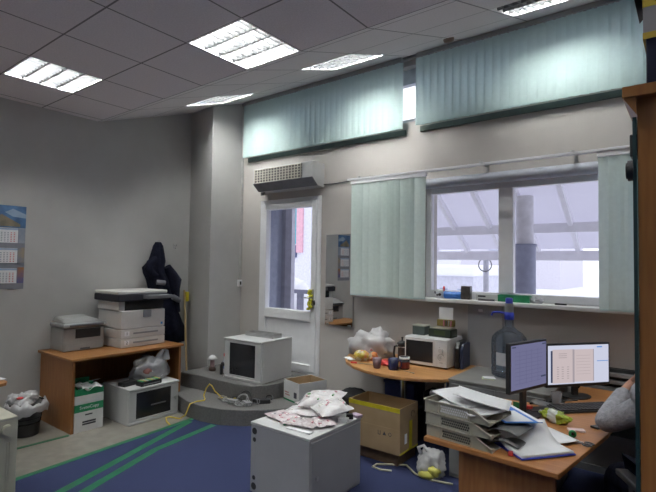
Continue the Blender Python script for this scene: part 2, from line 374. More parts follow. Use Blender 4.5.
# ---- clerestory
w2 = thing('window_2', 'long high strip window behind the upper blinds', 'window'); w2['kind'] = 'structure'; del w2['category']
m = MB(); m.box(UX0,UX1,D+.09,D+.16,UZ0,UZ0+.06); m.box(UX0,UX1,D+.09,D+.16,UZ1-.16,UZ1)
px = [UX0, -3.6, -2.45+.28, -1.2, 0, 1.0, UX1-.06]
for x in (UX0, -3.55, -1.2, 0, 1.0, UX1-.06): m.box(x,x+.06,D+.09,D+.16,UZ0+.06,UZ1-.16)
obj('window_frame', m, mat('grey_window_frame', (.55,.57,.62), .4), w2)
obj('pane', MB().box(UX0+.06,UX1-.06,D+.12,D+.126,UZ0+.06,UZ1-.16), WGLASS, w2)
# ---- ceiling lights
def fixture(loc, rx, label, lit=(1,1,1,1)):
    t = thing('ceiling_light', label, 'ceiling light', loc, (rx,0,0), 'square louvred ceiling lights')
    m = MB(); a = .298; h = .095
    m.box(-a,a,-a,a,h,h+.01); m.box(-a,-a+.012,-a,a,0,h); m.box(a-.012,a,-a,a,0,h); m.box(-a+.012,a-.012,-a,-a+.012,0,h); m.box(-a+.012,a-.012,a-.012,a,0,h)
    obj('tray', m, TRAY, t)
    for k in range(4):
        y = -.21+.14*k
        obj('tube', MB().cyl((-.275,y,.066),(.275,y,.066),.013,8), TUBEM if lit[k] else TUBEOFF, t)
    m = MB(); a = .285
    for k in range(3):
        y = -.14+.14*k; m.prof([(y-.006,.004),(y+.006,.004),(y+.024,.045),(y-.024,.045)], -a, a)
    for k in range(9):
        x = -.24+.06*k; m.add([(x-.003,-a,.004),(x+.003,-a,.004),(x+.010,-a,.040),(x-.010,-a,.040),(x-.003,a,.004),(x+.003,a,.004),(x+.010,a,.040),(x-.010,a,.040)],
              [(3,2,1,0),(4,5,6,7),(0,1,5,4),(1,2,6,5),(2,3,7,6),(3,0,4,7)])
    obj('louvre', m, LOUV, t)
names = ['square ceiling light nearest the left wall, in the flat ceiling','square ceiling light in the middle of the flat ceiling, four lit rows',
         'ceiling light in the flat ceiling above the desk and camera','ceiling light in the flat ceiling above the right-hand cabinet',
         'ceiling light behind the camera, left side','ceiling light behind the camera, left of centre','ceiling light behind the camera, right of centre','ceiling light behind the camera, far right']
for (x, y), nm in zip(FLAT, names): fixture((x+.3, y+.3, H), 0, nm)
sn = ['ceiling light in the sloped part, by the corner pier','ceiling light in the sloped part, above the left upper blind','half-lit ceiling light in the sloped part, above the right upper blind','ceiling light in the sloped part, above the tall brown cabinet']
for x, nm, lit in zip(SLOPE, sn, ((1,1,1,1),(1,1,1,1),(0,0,1,1),(1,1,1,1))):
    v = .99; fixture((x+.3, CR+v*math.cos(TH), H+v*math.sin(TH)), TH, nm, lit)
# smoke detector on the slope
v = 1.42; M0 = Matrix.Translation((-1.75, CR+v*math.cos(TH), H+v*math.sin(TH))) @ Matrix.Rotation(TH, 4, 'X')
m = MB().lathe([(.03,-.03),(.045,-.025),(.05,0)], M=M0); single('smoke_detector', m, mat('brown_plastic', (.20,.13,.10), .5), 'small brownish detector on the sloped ceiling', 'detector')

# ================================================================== OUTDOORS
m = MB().box(-80, 60, 4.70, 160, -.2, .2); o = struct('snow_ground', m, SNOW)
m = MB().box(-80, 60, -20, 160, -.5, -.25); o = struct('ground', m, SNOW)
cp = thing('porch_canopy', 'white sloping porch roof on rafters outside the window', 'canopy', (0,5.2,2.98))
sl = -.635; L = 1.80
m = MB().prof([(0,.06),(0,.10),(L,L*sl+.10),(L,L*sl+.06)], -3.7, 6); obj('roof_deck', m, cloth('milky_roof_sheet', (.82,.81,.86), .55, (.85,.84,.90), var=.02), cp)
for k in range(0, 15):
    x = -3.26+.5*k+.02
    if x > 5: break
    m = MB().prof([(0,-.03),(0,.06),(L,L*sl+.06),(L,L*sl-.03)], x, x+.055); obj('rafter', m, PALE, cp)
m = MB().box(-3.7,6,1.25,1.33,-.90,-.78); obj('beam', m, PALE, cp); m = MB().box(-3.7,6,L-.06,L,L*sl-.10,L*sl+.03); obj('eave_board', m, PALE, cp)
for x in (-3.68,.6,3.0): obj('post', MB().box(x,x+.1,1.24,1.34,-2.78,-.90), PALE, cp)
pc = thing('porch_column', 'round white column with a thicker grey-blue lower sleeve outside the window', 'column', (-1.63,6.0,.2))
obj('shaft', MB().lathe([(.10,0),(.10,2.30)], n=32), mat('white_column', (.70,.69,.72), .6), pc)
obj('sleeve', MB().lathe([(.125,0),(.125,1.68),(.135,1.69),(.135,1.72),(.10,1.72)], n=32), mat('grey_blue_sleeve', (.30,.32,.42), .6), pc)
pp = thing('sign_pole', 'thin grey pole with a wire ring outside the window', 'pole', (-2.80,8.0,.2))
obj('pole', MB().cyl((0,0,0),(0,0,1.66),.045), mat('pole_grey', (.42,.42,.48), .6), pp)
obj('ring', MB().tube([(.0+.11*math.cos(t*math.pi/12),-.05,1.47+.11*math.sin(t*math.pi/12)) for t in range(24)], .009, 6, closed=True), DGREY, pp)
sh = thing('snowy_shed', 'low pale shed with a snow-covered roof outside the window', 'shed', (-5.15,12,.2))
obj('wall', MB().box(-.75,.62,0,2,0,1.18), mat('pale_shed', (.60,.60,.68), .8), sh); obj('roof', MB().box(-.85,.70,-.15,2.1,1.18,1.48), SNOW, sh, .08)
for x in (-.3,.2): obj('window', MB().box(x,x+.22,-.02,.02,.35,.85), mat('shed_window', (.35,.38,.50), .3), sh)
bd = thing('far_building', 'long pale building seen far beyond the porch', 'building', (-20,34,.2))
obj('wall', MB().box(-30,13,0,8,0,9), mat('far_wall', (.66,.64,.70), .9), bd)
for k in range(12):
    for z in (2.6,):
        obj('window', MB().box(-28+3.3*k,-26.9+3.3*k,-.05,.02,z,z+1.3), mat('far_window', (.45,.47,.58), .4) if k == 0 else bpy.data.materials['far_window'], bd)
# porch outside the door
m = MB().box(DX0,DX0+.012,D+.075,D+.30,DZ0,DZ1).box(DX0+.012,DX1,D+.075,D+.30,DZ1-.012,DZ1); struct('trim_12', m, mat('reveal_grey_blue', (.26,.28,.36), .7))
pw = thing('porch_side_wall', 'grey-blue side wall of the porch seen through the glass door', 'wall panel', (-5.10,4.70,.2))
GB = mat('grey_blue_wall', (.26,.28,.36), .7, var=.04)
obj('wall_panel', MB().box(-.08,0,0,.72,0,2.9), GB, pw); obj('jamb', MB().box(-.08,.07,.72,.80,0,2.9), mat('jamb_grey', (.32,.33,.40), .6), pw); obj('jamb_edge', MB().box(.07,.20,.72,.80,0,2.9), mat('jamb_pale', (.50,.50,.58), .6), pw)
obj('lintel', MB().box(-.08,1.5,.72,.80,2.35,2.9), GB, pw)
rl = thing('porch_railing', 'dark porch railing behind the glass door', 'railing', (-5.6,6.6,.2))
DR = mat('railing_paint', (.16,.16,.22), .6)
obj('rail', MB().box(-2.2,1.6,-.03,.03,.90,.97), DR, rl)
for x in (-1.5,-.13,1.0): obj('post', MB().box(x-.05,x+.05,-.04,.04,0,.90), DR, rl)
m = MB().ball((-6.35,7.2,.72), (.34,.3,.62), 3, amp=.15, freq=2, floor=.2); single('snow_heap', m, SNOW, 'small heap of snow behind the porch railing', 'snow heap')
kb = thing('shop_building', 'white building with pink and turquoise sign strips, seen through the door', 'building', (-12.5,14.5,.2))
obj('wall', MB().box(-6,5,0,4,0,5), mat('kiosk_wall', (.72,.72,.80), .8), kb)
obj('pink_strip', MB().box(-.31,.02,-.06,0,1.9,3.7), mat('pink_sign', (.75,.42,.50), .6), kb, label='pink strip')
obj('turquoise_sign', MB().box(-.62,-.31,-.06,0,2.25,3.7), mat('teal_sign', (.05,.42,.50), .6), kb, label='turquoise sign')
obj('dark_panel', MB().box(-.62,-.31,-.06,0,1.7,2.2), mat('dark_sign', (.10,.12,.22), .6), kb, label='dark panel')
# ================================================================== BLINDS
def blind(label, x0, x1, y, zt, zb, n, mt, group, ang=28, w_=.095, head=(.35,.36,.36), bunch=None):
    t = thing('vertical_blind', label, 'blind', (x0, y, zb), 0, group)
    L = x1-x0
    obj('headrail', MB().box(0,L,-.022,.022,zt-zb-.04,zt-zb), WHITE if zt < 3 else mat('headrail', head, .4) if 'headrail' not in bpy.data.materials else bpy.data.materials['headrail'], t)
    m = MB()
    for k in range(n):
        cx = L*(k+.5)/n if bunch is None else bunch(k, L)
        a = R(ang+random.uniform(-4,4)*(1 if zt > 3 else 4)); dx, dy = math.cos(a)*w_/2, math.sin(a)*w_/2
        sw = random.uniform(-.003,.003)
        for i in range(4):                      # a gently cupped slat
            u0, u1 = -1+i*.5, -.5+i*.5; c0, c1 = .006*(1-u0*u0), .006*(1-u1*u1)
            p = [(cx+dx*u0-dy/w_*2*c0*0, dy*u0-c0), (cx+dx*u1, dy*u1-c1)]
            (ax, ay), (bx, by) = p
            m.add([(ax+sw,ay,.012),(bx+sw,by,.012),(bx,by,zt-zb-.045),(ax,ay,zt-zb-.045)], [(0,1,2,3)], 0, True)
        m.box(cx-.006,cx+.006,-.004,.004,zt-zb-.05,zt-zb-.035)
    obj('slats', m, mt, t)
    m = MB()
    for k in range(n):
        cx = L*(k+.5)/n if bunch is None else bunch(k, L); a = R(ang); dx, dy = math.cos(a)*w_/2*.95, math.sin(a)*w_/2*.95
        m.add([(cx-dx,-dy-.004,0),(cx+dx,dy-.004,0),(cx+dx,dy+.004,0),(cx-dx,-dy+.004,0),(cx-dx,-dy-.004,.014),(cx+dx,dy-.004,.014),(cx+dx,dy+.004,.014),(cx-dx,-dy+.004,.014)],
              [(3,2,1,0),(4,5,6,7),(0,1,5,4),(1,2,6,5),(2,3,7,6),(3,0,4,7)])
    obj('bottom_weights', m, TEAL, t)
    if zt > 3: obj('bottom_strip', MB().box(0,L,.075,.098,-.045,.01), mat('dark_grey_green', (.10,.13,.12), .6) if 'dark_grey_green' not in bpy.data.materials else bpy.data.materials['dark_grey_green'], t)  # upper blinds: dark grey-green strip behind and just below the slats
    return t
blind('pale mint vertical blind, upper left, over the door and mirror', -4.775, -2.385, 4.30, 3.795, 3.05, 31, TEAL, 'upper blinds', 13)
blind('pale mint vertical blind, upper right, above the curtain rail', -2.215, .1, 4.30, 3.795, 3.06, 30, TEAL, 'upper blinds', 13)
b1 = lambda k, L: .03+(L-.06)*(k+.5)/11+random.uniform(-.008,.008)
blind('mint curtain blind drawn to the left of the main window', -2.95, -2.065, 4.22, 2.554, 1.315, 11, TEAL2, 'lower blinds', 30, .11, bunch=b1)
b2 = lambda k, L: .02+(L-.04)*(k+.5)/9+random.uniform(-.006,.006)
blind('mint curtain blind drawn to the right of the main window', -.60, .12, 4.22, 2.554, 1.315, 9, TEAL2, 'lower blinds', 30, .11, bunch=b2)
t = thing('curtain_rail', 'thin white curtain rail above the main window', 'curtain rail', (-2.99,4.22,2.56))
obj('rail', MB().box(0,3.4,-.03,.03,-.005,.014), WHITE, t)
for x in (.12,1.45,2.2,3.2): obj('bracket', MB().box(x,x+.025,-.02,.179,.014,.03).box(x,x+.025,.165,.179,-.03,.014), STEEL, t)

# ================================================================== DOOR WALL
t = thing('air_curtain', 'white warm-air unit with a grille above the white door', 'heater', (-4.45,4.17,2.55))
obj('housing', MB().prof([(0,.095),(0,.285),(.229,.285),(.229,0),(.10,.01)], 0, .98), RACKW, t, .004)
m = MB(); m.box(.03,.82,-.004,0,.10,.275); obj('grille_backing', m, DGREY, t)
m = MB()
for k in range(6): m.box(.03,.82,-.012,-.004,.10+.0325*k,.11+.0325*k)
for k in range(17): m.box(.03+.0483*k,.042+.0483*k,-.014,-.004,.10,.2735)
obj('grille', m, mat('grille_cream', (.60,.57,.50), .5), t)
obj('outlet_flap', MB().prof([(-.004,.096),(.098,.008),(.104,.014),(.002,.102)], .0, .98), mat('flap_grey', (.20,.20,.22), .5), t)
obj('bracket', MB().box(.04,.10,.10,.12,-.04,.0), DGREY, t)
m = MB().tube([(-3.47,D-.012,2.585),(-3.3,D-.01,2.58),(-3.0,D-.01,2.60),(-2.95,D-.01,2.60)], .006, 6); single('heater_cable', m, DGREY, 'thin dark cable from the warm-air unit along the wall', 'cable')
t = thing('wall_socket', 'small white socket at the end of a cable duct by the corner pier', 'socket', (-4.885,4.36,1.37))
obj('duct', MB().box(-.005,.012,.005,.028,.04,2.3), mat('duct', (.48,.47,.46), .6), t); obj('socket_box', MB().box(-.005,.03,-.03,.03,-.045,.045), WHITE, t, .005); obj('socket_hole', MB().box(.03,.032,-.012,.012,-.022,.022), BLACK, t)
t = thing('wall_mirror', 'frameless rectangular mirror on the wall right of the door', 'mirror', (-3.415,D-.022,.95), R(-3.0))
obj('backing', MB().box(0,.40,.004,.02,0,1.035), MGREY, t); obj('mirror_face', MB().box(0,.40,0,.004,0,1.035), MIRROR, t)
obj('clip', MB().box(.02,.06,-.006,.004,-.008,.015), STEEL, t); obj('clip', MB().box(.34,.38,-.006,.004,-.008,.015), STEEL, t)

# ================================================================== LEFT WALL
t = thing('wall_calendar', 'three-month wall calendar with blue landscape picture on the left wall', 'calendar', (XA+.002,1.63,1.345), R(90))
def calmat(name, a, b):
    return mat(name, a, .5, scale=7, c2=b)
obj('backing', MB().box(0,.32,-.004,0,0,.84), mat('calendar_backing', (.22,.23,.27), .5), t)
obj('picture', MB().box(.0,.32,-.007,-.004,.62,.84), calmat('calendar_blue', (.10,.22,.42), (.04,.09,.20)), t)
obj('snow_mountain', MB().add([(.13,-.0085,.77),(.20,-.0085,.81),(.32,-.0085,.76),(.32,-.0085,.72),(.2,-.0085,.73)],[(0,1,2,3,4)]), mat('mountain', (.32,.42,.55), .5), t)
obj('roof_picture', MB().add([(.02,-.0088,.66),(.10,-.0088,.75),(.27,-.0088,.655),(.27,-.0088,.63),(.02,-.0088,.63)],[(0,1,2,3,4)]), calmat('ochre', (.30,.25,.17), (.16,.14,.10)), t)
for k in range(3):
    z = .465-.203*k
    pg = obj('month_sheet', MB().box(.03,.252,-.010,-.004,z-.0,z+.15), PAPER, t)
    m = MB()
    for r_ in range(6):
        for q in range(7):
            m.box(.045+.028*q,.058+.028*q,-.0108,-.010,z+.012+.017*r_,z+.020+.017*r_, 1 if q > 4 else 0)
    obj('day_figures', m, [mat('figures', (.35,.36,.42), .7), mat('red_figures', (.60,.18,.18), .7)], pg)
    obj('month_header', MB().box(.03,.252,-.0108,-.010,z+.13,z+.148), mat('header_blue', (.35,.45,.60), .6), pg)
    obj('side_picture', MB().box(.26,.318,-.006,-.004,z+.0,z+.16), calmat('side_%s' % 'abc'[k], ((.20,.25,.33),(.33,.27,.20),(.10,.11,.28))[k], ((.35,.38,.45),(.15,.2,.3),(.35,.16,.05))[k]), t)
def hook(label, y, z):
    t = thing('coat_hook', label, 'hook', (XA,y,z))
    obj('plate', MB().box(0,.006,-.012,.012,-.03,.03), STEEL, t)
    obj('prong', MB().tube([(.006,0,.01),(.05,0,.0),(.065,0,.03)], .005, 6).tube([(.006,0,-.01),(.03,0,-.03),(.045,0,-.015)], .005, 6), STEEL, t)
hook('steel coat hook that holds the dark jacket', 3.46, 1.89); hook('empty steel coat hook right of the dark jacket', 3.72, 1.85)
# jacket: hangs from a loop, shoulders drooping
jk = thing('hanging_jacket', 'dark navy work jacket hanging on the left wall behind the copier', 'jacket', (XA+.08,3.47,.60))
m = MB(); vs_ = []; fs_ = []
secs = [(1.29,-.04,.03,.035),(1.24,-.04,.06,.05),(1.14,-.045,.08,.06),(1.05,-.05,.10,.07),(.97,-.09,.13,.08),(.90,-.07,.13,.085),(.82,-.02,.135,.09),(.70,.02,.145,.10),(.55,.06,.15,.10),(.40,.11,.15,.105),(.20,.17,.155,.11),(.02,.205,.15,.10),(.0,.205,.145,.09)]
N = 36
for z, cy, a, b in secs:
    for i in range(N):
        t_ = 2*math.pi*i/N
        f = 1+.16*math.sin(5*t_+z*3)+.10*math.sin(9*t_-z*6)+.12*noise.noise(Vector((math.cos(t_)*2, math.sin(t_)*2, z*4)))
        x = math.sin(t_)*b*f; y = cy+math.cos(t_)*a*f
        vs_.append((max(x, -.07), y, z))
for j in range(len(secs)-1):
    for i in range(N): fs_.append((j*N+i, j*N+(i+1)%N, (j+1)*N+(i+1)%N, (j+1)*N+i))
m.add(vs_, fs_, 0, True); m.add(vs_[:N], [tuple(range(N))]); m.add(vs_[-N:], [tuple(range(N-1,-1,-1))])
obj('body', m, NAVY, jk)
obj('sleeve', MB().tube([(.05,-.10,1.08),(.06,-.17,1.02),(.06,-.20,.96),(.06,-.15,.90),(.075,-.09,.86)], .06, 14, radii=[.04,.055,.05,.04,.03]), NAVY, jk)
obj('sleeve', MB().tube([(.07,.05,.98),(.07,.12,.88),(.075,.17,.80),(.08,.16,.70),(.08,.17,.55),(.08,.20,.40)], .05, 14, radii=[.05,.07,.085,.07,.06,.05]), NAVY, jk)
REFL = mat('reflective_band', (.16,.16,.18), .4, var=.2)
obj('reflective_band', MB().tube([(.115,-.12,.79),(.135,-.07,.785),(.14,-.02,.78)], .03, 8), REFL, jk)
obj('reflective_band', MB().tube([(.14,.10,.60),(.145,.16,.57),(.12,.20,.55)], .035, 8), REFL, jk)
t = thing('mop', 'wooden-handled mop with a yellow clamp leaning in the corner', 'mop', (-5.16,3.765,.0))
obj('handle', MB().cyl((0,0,.05),(-.21,.075,1.27),.013), mat('pale_wood', (.58,.43,.22), .6), t)
obj('clamp', MB().box(-.215,-.17,.075,.125,1.12,1.25), YELLOW, t, .01)
obj('mop_cloth', MB().ball((.03,-.01,.04),(.10,.08,.055),3,amp=.5,freq=2.5,seed=3,floor=.003), mat('blue_rag', (.03,.04,.13), .9), t)

# ---- printer desk
t = thing('printer_desk', 'orange wood desk carrying the two printers by the left wall', 'desk', (-5.42,2.10,0))
obj('tabletop', MB().box(0,.77,0,1.24,.68,.705), WOODY, t, .004)
for y in (.02,1.195): obj('side_panel', MB().box(.03,.745,y,y+.025,0,.68), WOODZ, t)
obj('back_panel', MB().box(.03,.05,.045,1.195,.25,.68), WOODZ, t)
# ---- small laser printer
t = thing('laser_printer', 'small grey multifunction laser printer at the left end of the desk', 'printer', (-5.39,2.20,.705))
m = MB().prof([(0,0),(.43,0),(.43,.27),(0,.27)], 0, .31)
obj('body', MB().box(.0,.31,0,.43,0,.245), LGREY, t, .018)
obj('scanner', MB().box(-.0,.335,-.01,.44,.245,.285), mat('scanner_grey', (.30,.31,.32), .5), t, .012)
m = MB().add([(.0,.0,.285),(.30,.0,.285),(.30,.42,.285),(.0,.42,.285),(.02,.03,.35),(.22,.03,.335),(.22,.30,.335),(.02,.30,.355)], [(3,2,1,0),(4,5,6,7),(0,1,5,4),(1,2,6,5),(2,3,7,6),(3,0,4,7)])
obj('document_feeder', m, LGREY, t, .02)
obj('output_slot', MB().box(.309,.313,.12,.38,.13,.225), BLACK, t)
obj('paper_tray', MB().box(.31,.316,.02,.41,.01,.085), LGREY, t, .004); obj('tray_handle', MB().box(.315,.319,.17,.27,.012,.03), DGREY, t)
obj('control_panel', MB().box(.30,.345,.05,.40,.255,.275), DGREY, t, .004)
# ---- copier
t = thing('photocopier', 'large off-white photocopier with two paper trays beside the small printer', 'copier', (-5.36,2.69,.705))
obj('body', MB().box(.0,.50,0,.53,.20,.40), COPW, t, .012)
for k in range(2):
    z = .005+.098*k
    tr = obj('paper_tray', MB().box(.0,.505,.0,.53,z,z+.094), COPW, t, .006)
    obj('tray_grip', MB().box(.503,.508,.14,.44,z+.04,z+.058), MGREY, tr)
    obj('tray_label', MB().box(.505,.5075,.04,.095,z+.026,z+.076), PAPER, tr)
    text('lettering', '1' if k else '2', .045, INK, tr, (.508,.067,z+.05), (R(90),0,R(90)))
obj('neck', MB().box(0,.46,-.01,.06,.40,.50).box(0,.06,.06,.53,.40,.50), COPW, t, .006)
obj('output_bay', MB().box(.06,.46,.06,.53,.40,.50), BLACKM, t)
obj('scanner_rim', MB().box(-.03,.51,-.04,.57,.50,.575), mat('rim_grey', (.028,.028,.036), .6, spec=.15), t, .012)
obj('control_panel', MB().prof([(0,0),(.34,0),(.34,.035),(0,.045)], .50, .60, M=Matrix.Translation((0,.24,.525))), mat('panel_grey', (.12,.12,.13), .4), t, .006)
obj('buttons', MB().box(.53,.58,.42,.52,.560,.566), mat('button_grey', (.40,.40,.42), .4), t)
obj('lid', MB().box(-.03,.48,-.04,.57,.575,.612), COPW, t, .012)
obj('front_latch', MB().box(.50,.512,.25,.35,.32,.40), MGREY, t, .006)
obj('blue_mark', MB().box(.5005,.502,.475,.50,.225,.25), mat('blue_mark', (.05,.25,.55), .5), t)
# ---- paper box
def shell(m, x0, x1, y0, y1, z0, z1, th=.006, m_in=1):
    m.box(x0,x1,y0,y0+th,z0,z1); m.box(x0,x1,y1-th,y1,z0,z1); m.box(x0,x0+th,y0+th,y1-th,z0,z1); m.box(x1-th,x1,y0+th,y1-th,z0,z1); m.box(x0+th,x1-th,y0+th,y1-th,z0,z0+th, m_in)
t = thing('paper_carton', 'white and green paper carton with torn top under the printer desk', 'box', (-4.97,2.15,0))
m = MB(); shell(m, 0,.30,0,.275,.001,.345); m.box(.008,.29,.008,.267,.01,.33); obj('carton', m, [BOXW, CARDIN], t)
m = MB().box(.300,.3015,0,.275,.19,.262).box(0,.300,-.0015,0,.19,.262); obj('green_band', m, BOXG, t)
m = MB().box(.3,.3025,0,.275,.268,.345); obj('white_strip', m, BOXW, t)
text('lettering', 'SvetoCopy', .042, PAPER, t, (.3022,.138,.228), (R(90),0,R(90)))
m = MB().box(.3,.3008,.10,.17,.15,.163)
for k in range(2): m.box(.3,.3008,.075,.205,.06+.022*k,.076+.022*k)
obj('printed_lines', m, INK, t)
m = MB().box(.0,.006,.01,.27,.345,.45).box(.292,.299,.0,.275,.345,.405).box(.006,.292,.0,.006,.345,.42); m.sheet(.28,.26,lambda u,v: .372+.03*math.sin(6*u)+.02*v,8,8,M=Matrix.Translation((.15,.135,0))); obj('torn_lid', m, BOXG, t)
m = MB().sheet(.24,.20,lambda u,v: .395+.05*noise.noise(Vector((u*4,v*4,2))),10,10,M=Matrix.Translation((.20,.16,.015))); obj('paper_wrapper', m, PAPER, t)
m = MB().sheet(.06,.10,lambda u,v: .43+.02*u,3,3,M=Matrix.Translation((.2,.23,.01))); obj('paper_scrap', m, PAPER, t)

# ---- wall racks
def rack(label, loc, rot, w_, d_, h, loc_h=None, body=RACKW, deco=None):
    t = thing('server_cabinet', label, 'cabinet', loc, rot)
    m = MB(); m.box(0,w_,.03,d_,.02,h-.02)
    obj('body', m, body, t, .006)
    obj('top_cover', MB().box(-.004,w_+.004,0,d_,h-.025,h), RACKW, t, .008)
    obj('base', MB().box(.0,w_,0,d_,0,.025), RACKW, t, .006)
    dr = obj('door', MB().box(.004,.085,.008,.03,.03,h-.03).box(w_-.095,w_-.004,.008,.03,.03,h-.03).box(.085,w_-.095,.008,.03,.03,.05).box(.085,w_-.095,.008,.03,h-.05,h-.03), RACKW, t, .003)
    obj('glass_pane', MB().box(.085,w_-.095,.012,.02,.05,h-.05), DARKGLASS, dr)
    obj('lock', MB().cyl((w_-.04,.008,h*.5),(w_-.04,.0,h*.5),.012).box(w_-.045,w_-.035,-.003,.003,h*.5-.02,h*.5), STEEL, dr)
    return t
rk = rack('white network cabinet with a dark glass door under the printer desk', (-4.467,2.58,0), R(90), .58, .52, .36)
obj('shelf_inside', MB().box(.25,.42,-.0,.0115,.155,.165), DGREY, rk)
rack('white network cabinet with a glass door on the steps before the door', (-4.30,3.63,.33), R(3), .575, .53, .455)
# bag and boxes on the first one
t = thing('carrier_bag', 'clear carrier bag with red print on the cabinet under the desk', 'bag', (-4.72,2.96,.36))
m = MB().ball((0,0,.10),(.12,.20,.15),4,amp=.35,freq=2.2,seed=5,floor=.001); obj('bag_body', m, CLEARF, t)
m = MB().ball((0,0,.09),(.10,.17,.11),3,amp=.3,freq=2,seed=6,floor=.004); obj('contents', m, mat('bag_contents', (.34,.33,.34), .7, var=.3, scale=8), t)
m = MB().tube([(.02,.08,.18),(.03,.10,.26),(.03,.14,.31),(.03,.18,.29),(.02,.18,.20)], .016, 8, radii=[.05,.03,.018,.02,.045]); obj('bag_handle', m, FILM, t)
m = MB().ball((.085,-.09,.11),(.03,.05,.05),2,amp=.3,seed=2); obj('red_print', m, mat('red_print', (.22,.09,.08), .6), t)
single('black_adapter_box', MB().box(-.05,.05,-.09,.09,0,.04), BLACK, 'flat black device on the cabinet under the desk', 'device', (-4.66,2.68,.36), R(10), bevel=.006)
t = thing('component_box', 'small black box with coloured strips on the cabinet under the desk', 'box', (-4.54,2.84,.36), R(4))
obj('box', MB().box(-.05,.05,-.12,.12,0,.045), BLACK, t, .003)
m = MB(); cc = 0
for k in range(8): m.box(-.045,.045,-.11+.028*k,-.09+.028*k,.045,.052, k % 3)
obj('coloured_strips', m, [BOXG, mat('ochre_strip', (.35,.28,.06), .5), MGREY], t)
obj('printed_lines', MB().box(.05,.0508,-.10,.10,.012,.022), LGREY, t)
# ---- waste basket
t = thing('waste_basket', 'black mesh waste basket lined with a white bag by the left wall', 'basket', (-5.02,1.86,0))
prof_ = [(.115,0),(.118,.01),(.15,.30)]
m = MB().lathe([(.112,.0),(.115,.005)],n=28); m.lathe([(.115,0),(.126,.11)],n=28,cap=False); obj('base', m, BLACK, t)
m = MB(); m.lathe([(.126,.11),(.153,.30)],n=36,cap=False); obj('mesh_wall', m, cloth('black_mesh', (.02,.02,.02), .2, clear=.25), t)
m = MB()
for z, r_ in ((.16,.133),(.22,.141),(.30,.153)): m.tube([(r_*math.cos(k*math.pi/16),r_*math.sin(k*math.pi/16),z) for k in range(32)], .004 if z < .3 else .007, 5, closed=True)
obj('rings', m, BLACK, t)
m = MB(); vs_ = []; fs_ = []; N = 40; rows = [(.118,.12),(.138,.26),(.160,.315),(.185,.27),(.18,.21)]
for j, (r_, z) in enumerate(rows):
    for i in range(N):
        a = 2*math.pi*i/N; n1 = noise.noise(Vector((math.cos(a)*2, math.sin(a)*2, j*.4)))
        rr = r_*(1+(.12*n1 if j > 2 else .01*n1)); vs_.append((rr*math.cos(a), rr*math.sin(a), z+(.05*noise.noise(Vector((math.cos(a)*3,math.sin(a)*3,9+j*.3))) if j > 1 else 0)))
for j in range(4):
    for i in range(N): fs_.append((j*N+i, j*N+(i+1)%N, (j+1)*N+(i+1)%N, (j+1)*N+i))
m.add(vs_, fs_, 0, True); obj('bag_liner', m, FILM, t)
m = MB()
for k in range(6): m.ball((random.uniform(-.08,.08),random.uniform(-.08,.08),.27+random.uniform(0,.06)),(.06,.06,.05),3,amp=.5,freq=2,seed=k)
obj('rubbish', m, FILM, t); obj('red_scrap', MB().ball((.02,-.06,.35),(.02,.03,.012),2,amp=.3), RED, t)
# ---- beige cabinet, bottom left
t = thing('beige_heater', 'beige metal box with ribbed front and a round knob, bottom left', 'heater', (-3.585,1.285,0), R(90))
BE = mat('beige_paint', (.42,.405,.335), .5, var=.04)
obj('body', MB().box(-.60,0,.015,.40,.03,.60), BE, t, .006)
obj('front_panel', MB().box(-.60,0,.0,.016,.03,.60), BE, t, .004)
m = MB()
for k in range(8): m.box(-.54+.07*k-.012,-.54+.07*k-.004,-.004,.001,.05,.44).box(-.54+.07*k+.004,-.54+.07*k+.012,-.004,.001,.05,.44)
obj('front_ribs', m, BE, t)
obj('trim_line', MB().box(-.598,-.002,-.001,.001,.585,.588), MGREY, t)
obj('knob', MB().cyl((-.068,0,.525),(-.068,-.022,.525),.034,24).cyl((-.068,-.022,.525),(-.068,-.030,.525),.029,24), BE, t, .003)
for x in (-.55,-.06): obj('foot', MB().box(x-.02,x+.02,.05,.35,0,.03), BLACK, t)
# ---- table corner at the left edge
t = thing('side_table', 'orange wood table whose corner shows at the left edge', 'table', (-4.17,1.43,0))
obj('tabletop', MB().prism([(-1.2,-1.2),(0,-1.2),(0,-.06),(-.02,-.02),(-.06,0),(-1.2,0)], .675,.70), WOOD, t, .004)
obj('leg', MB().box(-.12,-.06,-.10,-.05,0,.675), mat('red_brown_wood', (.20,.06,.03), .5), t)
obj('leg', MB().box(-1.16,-1.10,-.10,-.05,0,.675), bpy.data.materials['red_brown_wood'], t); obj('leg', MB().box(-1.16,-1.10,-1.15,-1.1,0,.675), bpy.data.materials['red_brown_wood'], t); obj('leg', MB().box(-.12,-.06,-1.15,-1.1,0,.675), bpy.data.materials['red_brown_wood'], t)
single('paper_sheet', MB().sheet(.21,.297,lambda u,v: .006*math.sin(3*u)+.004,8,8), PAPER, 'white sheet on the orange table at the left edge', 'paper', (-4.34,1.27,.70), R(20))

# ================================================================== STEPS
t = thing('shelf_bracket', 'grey steel bracket rails lying on top of the network cabinet on the steps', 'bracket', (-4.22,3.90,.785), R(2))
m = MB().box(-.02,.43,.0,.012,0,.05).box(-.02,.43,.13,.142,0,.05); obj('rail', m, STEEL, t)
obj('crossbar', MB().box(-.02,-.008,.012,.13,0,.045).box(.418,.43,.012,.13,0,.045), STEEL, t)
t = thing('toadstool_figurine', 'small figurine with a white cap on the upper step by the pier', 'figurine', (-4.66,3.76,.33))
obj('base', MB().ball((0,0,.02),(.045,.04,.035),2,amp=.2,floor=0), mat('brown_base', (.10,.06,.05), .6), t)
obj('stem', MB().lathe([(.02,.03),(.028,.06),(.025,.12),(.015,.14)]), mat('mauve', (.35,.22,.24), .6), t)
obj('cap', MB().lathe([(.0,.19),(.02,.185),(.045,.165),(.062,.14),(.05,.135),(.0,.135)]), BOXW, t)
t = thing('spray_bottle', 'clear spray bottle with blue label on the upper step', 'bottle', (-4.48,3.80,.33))
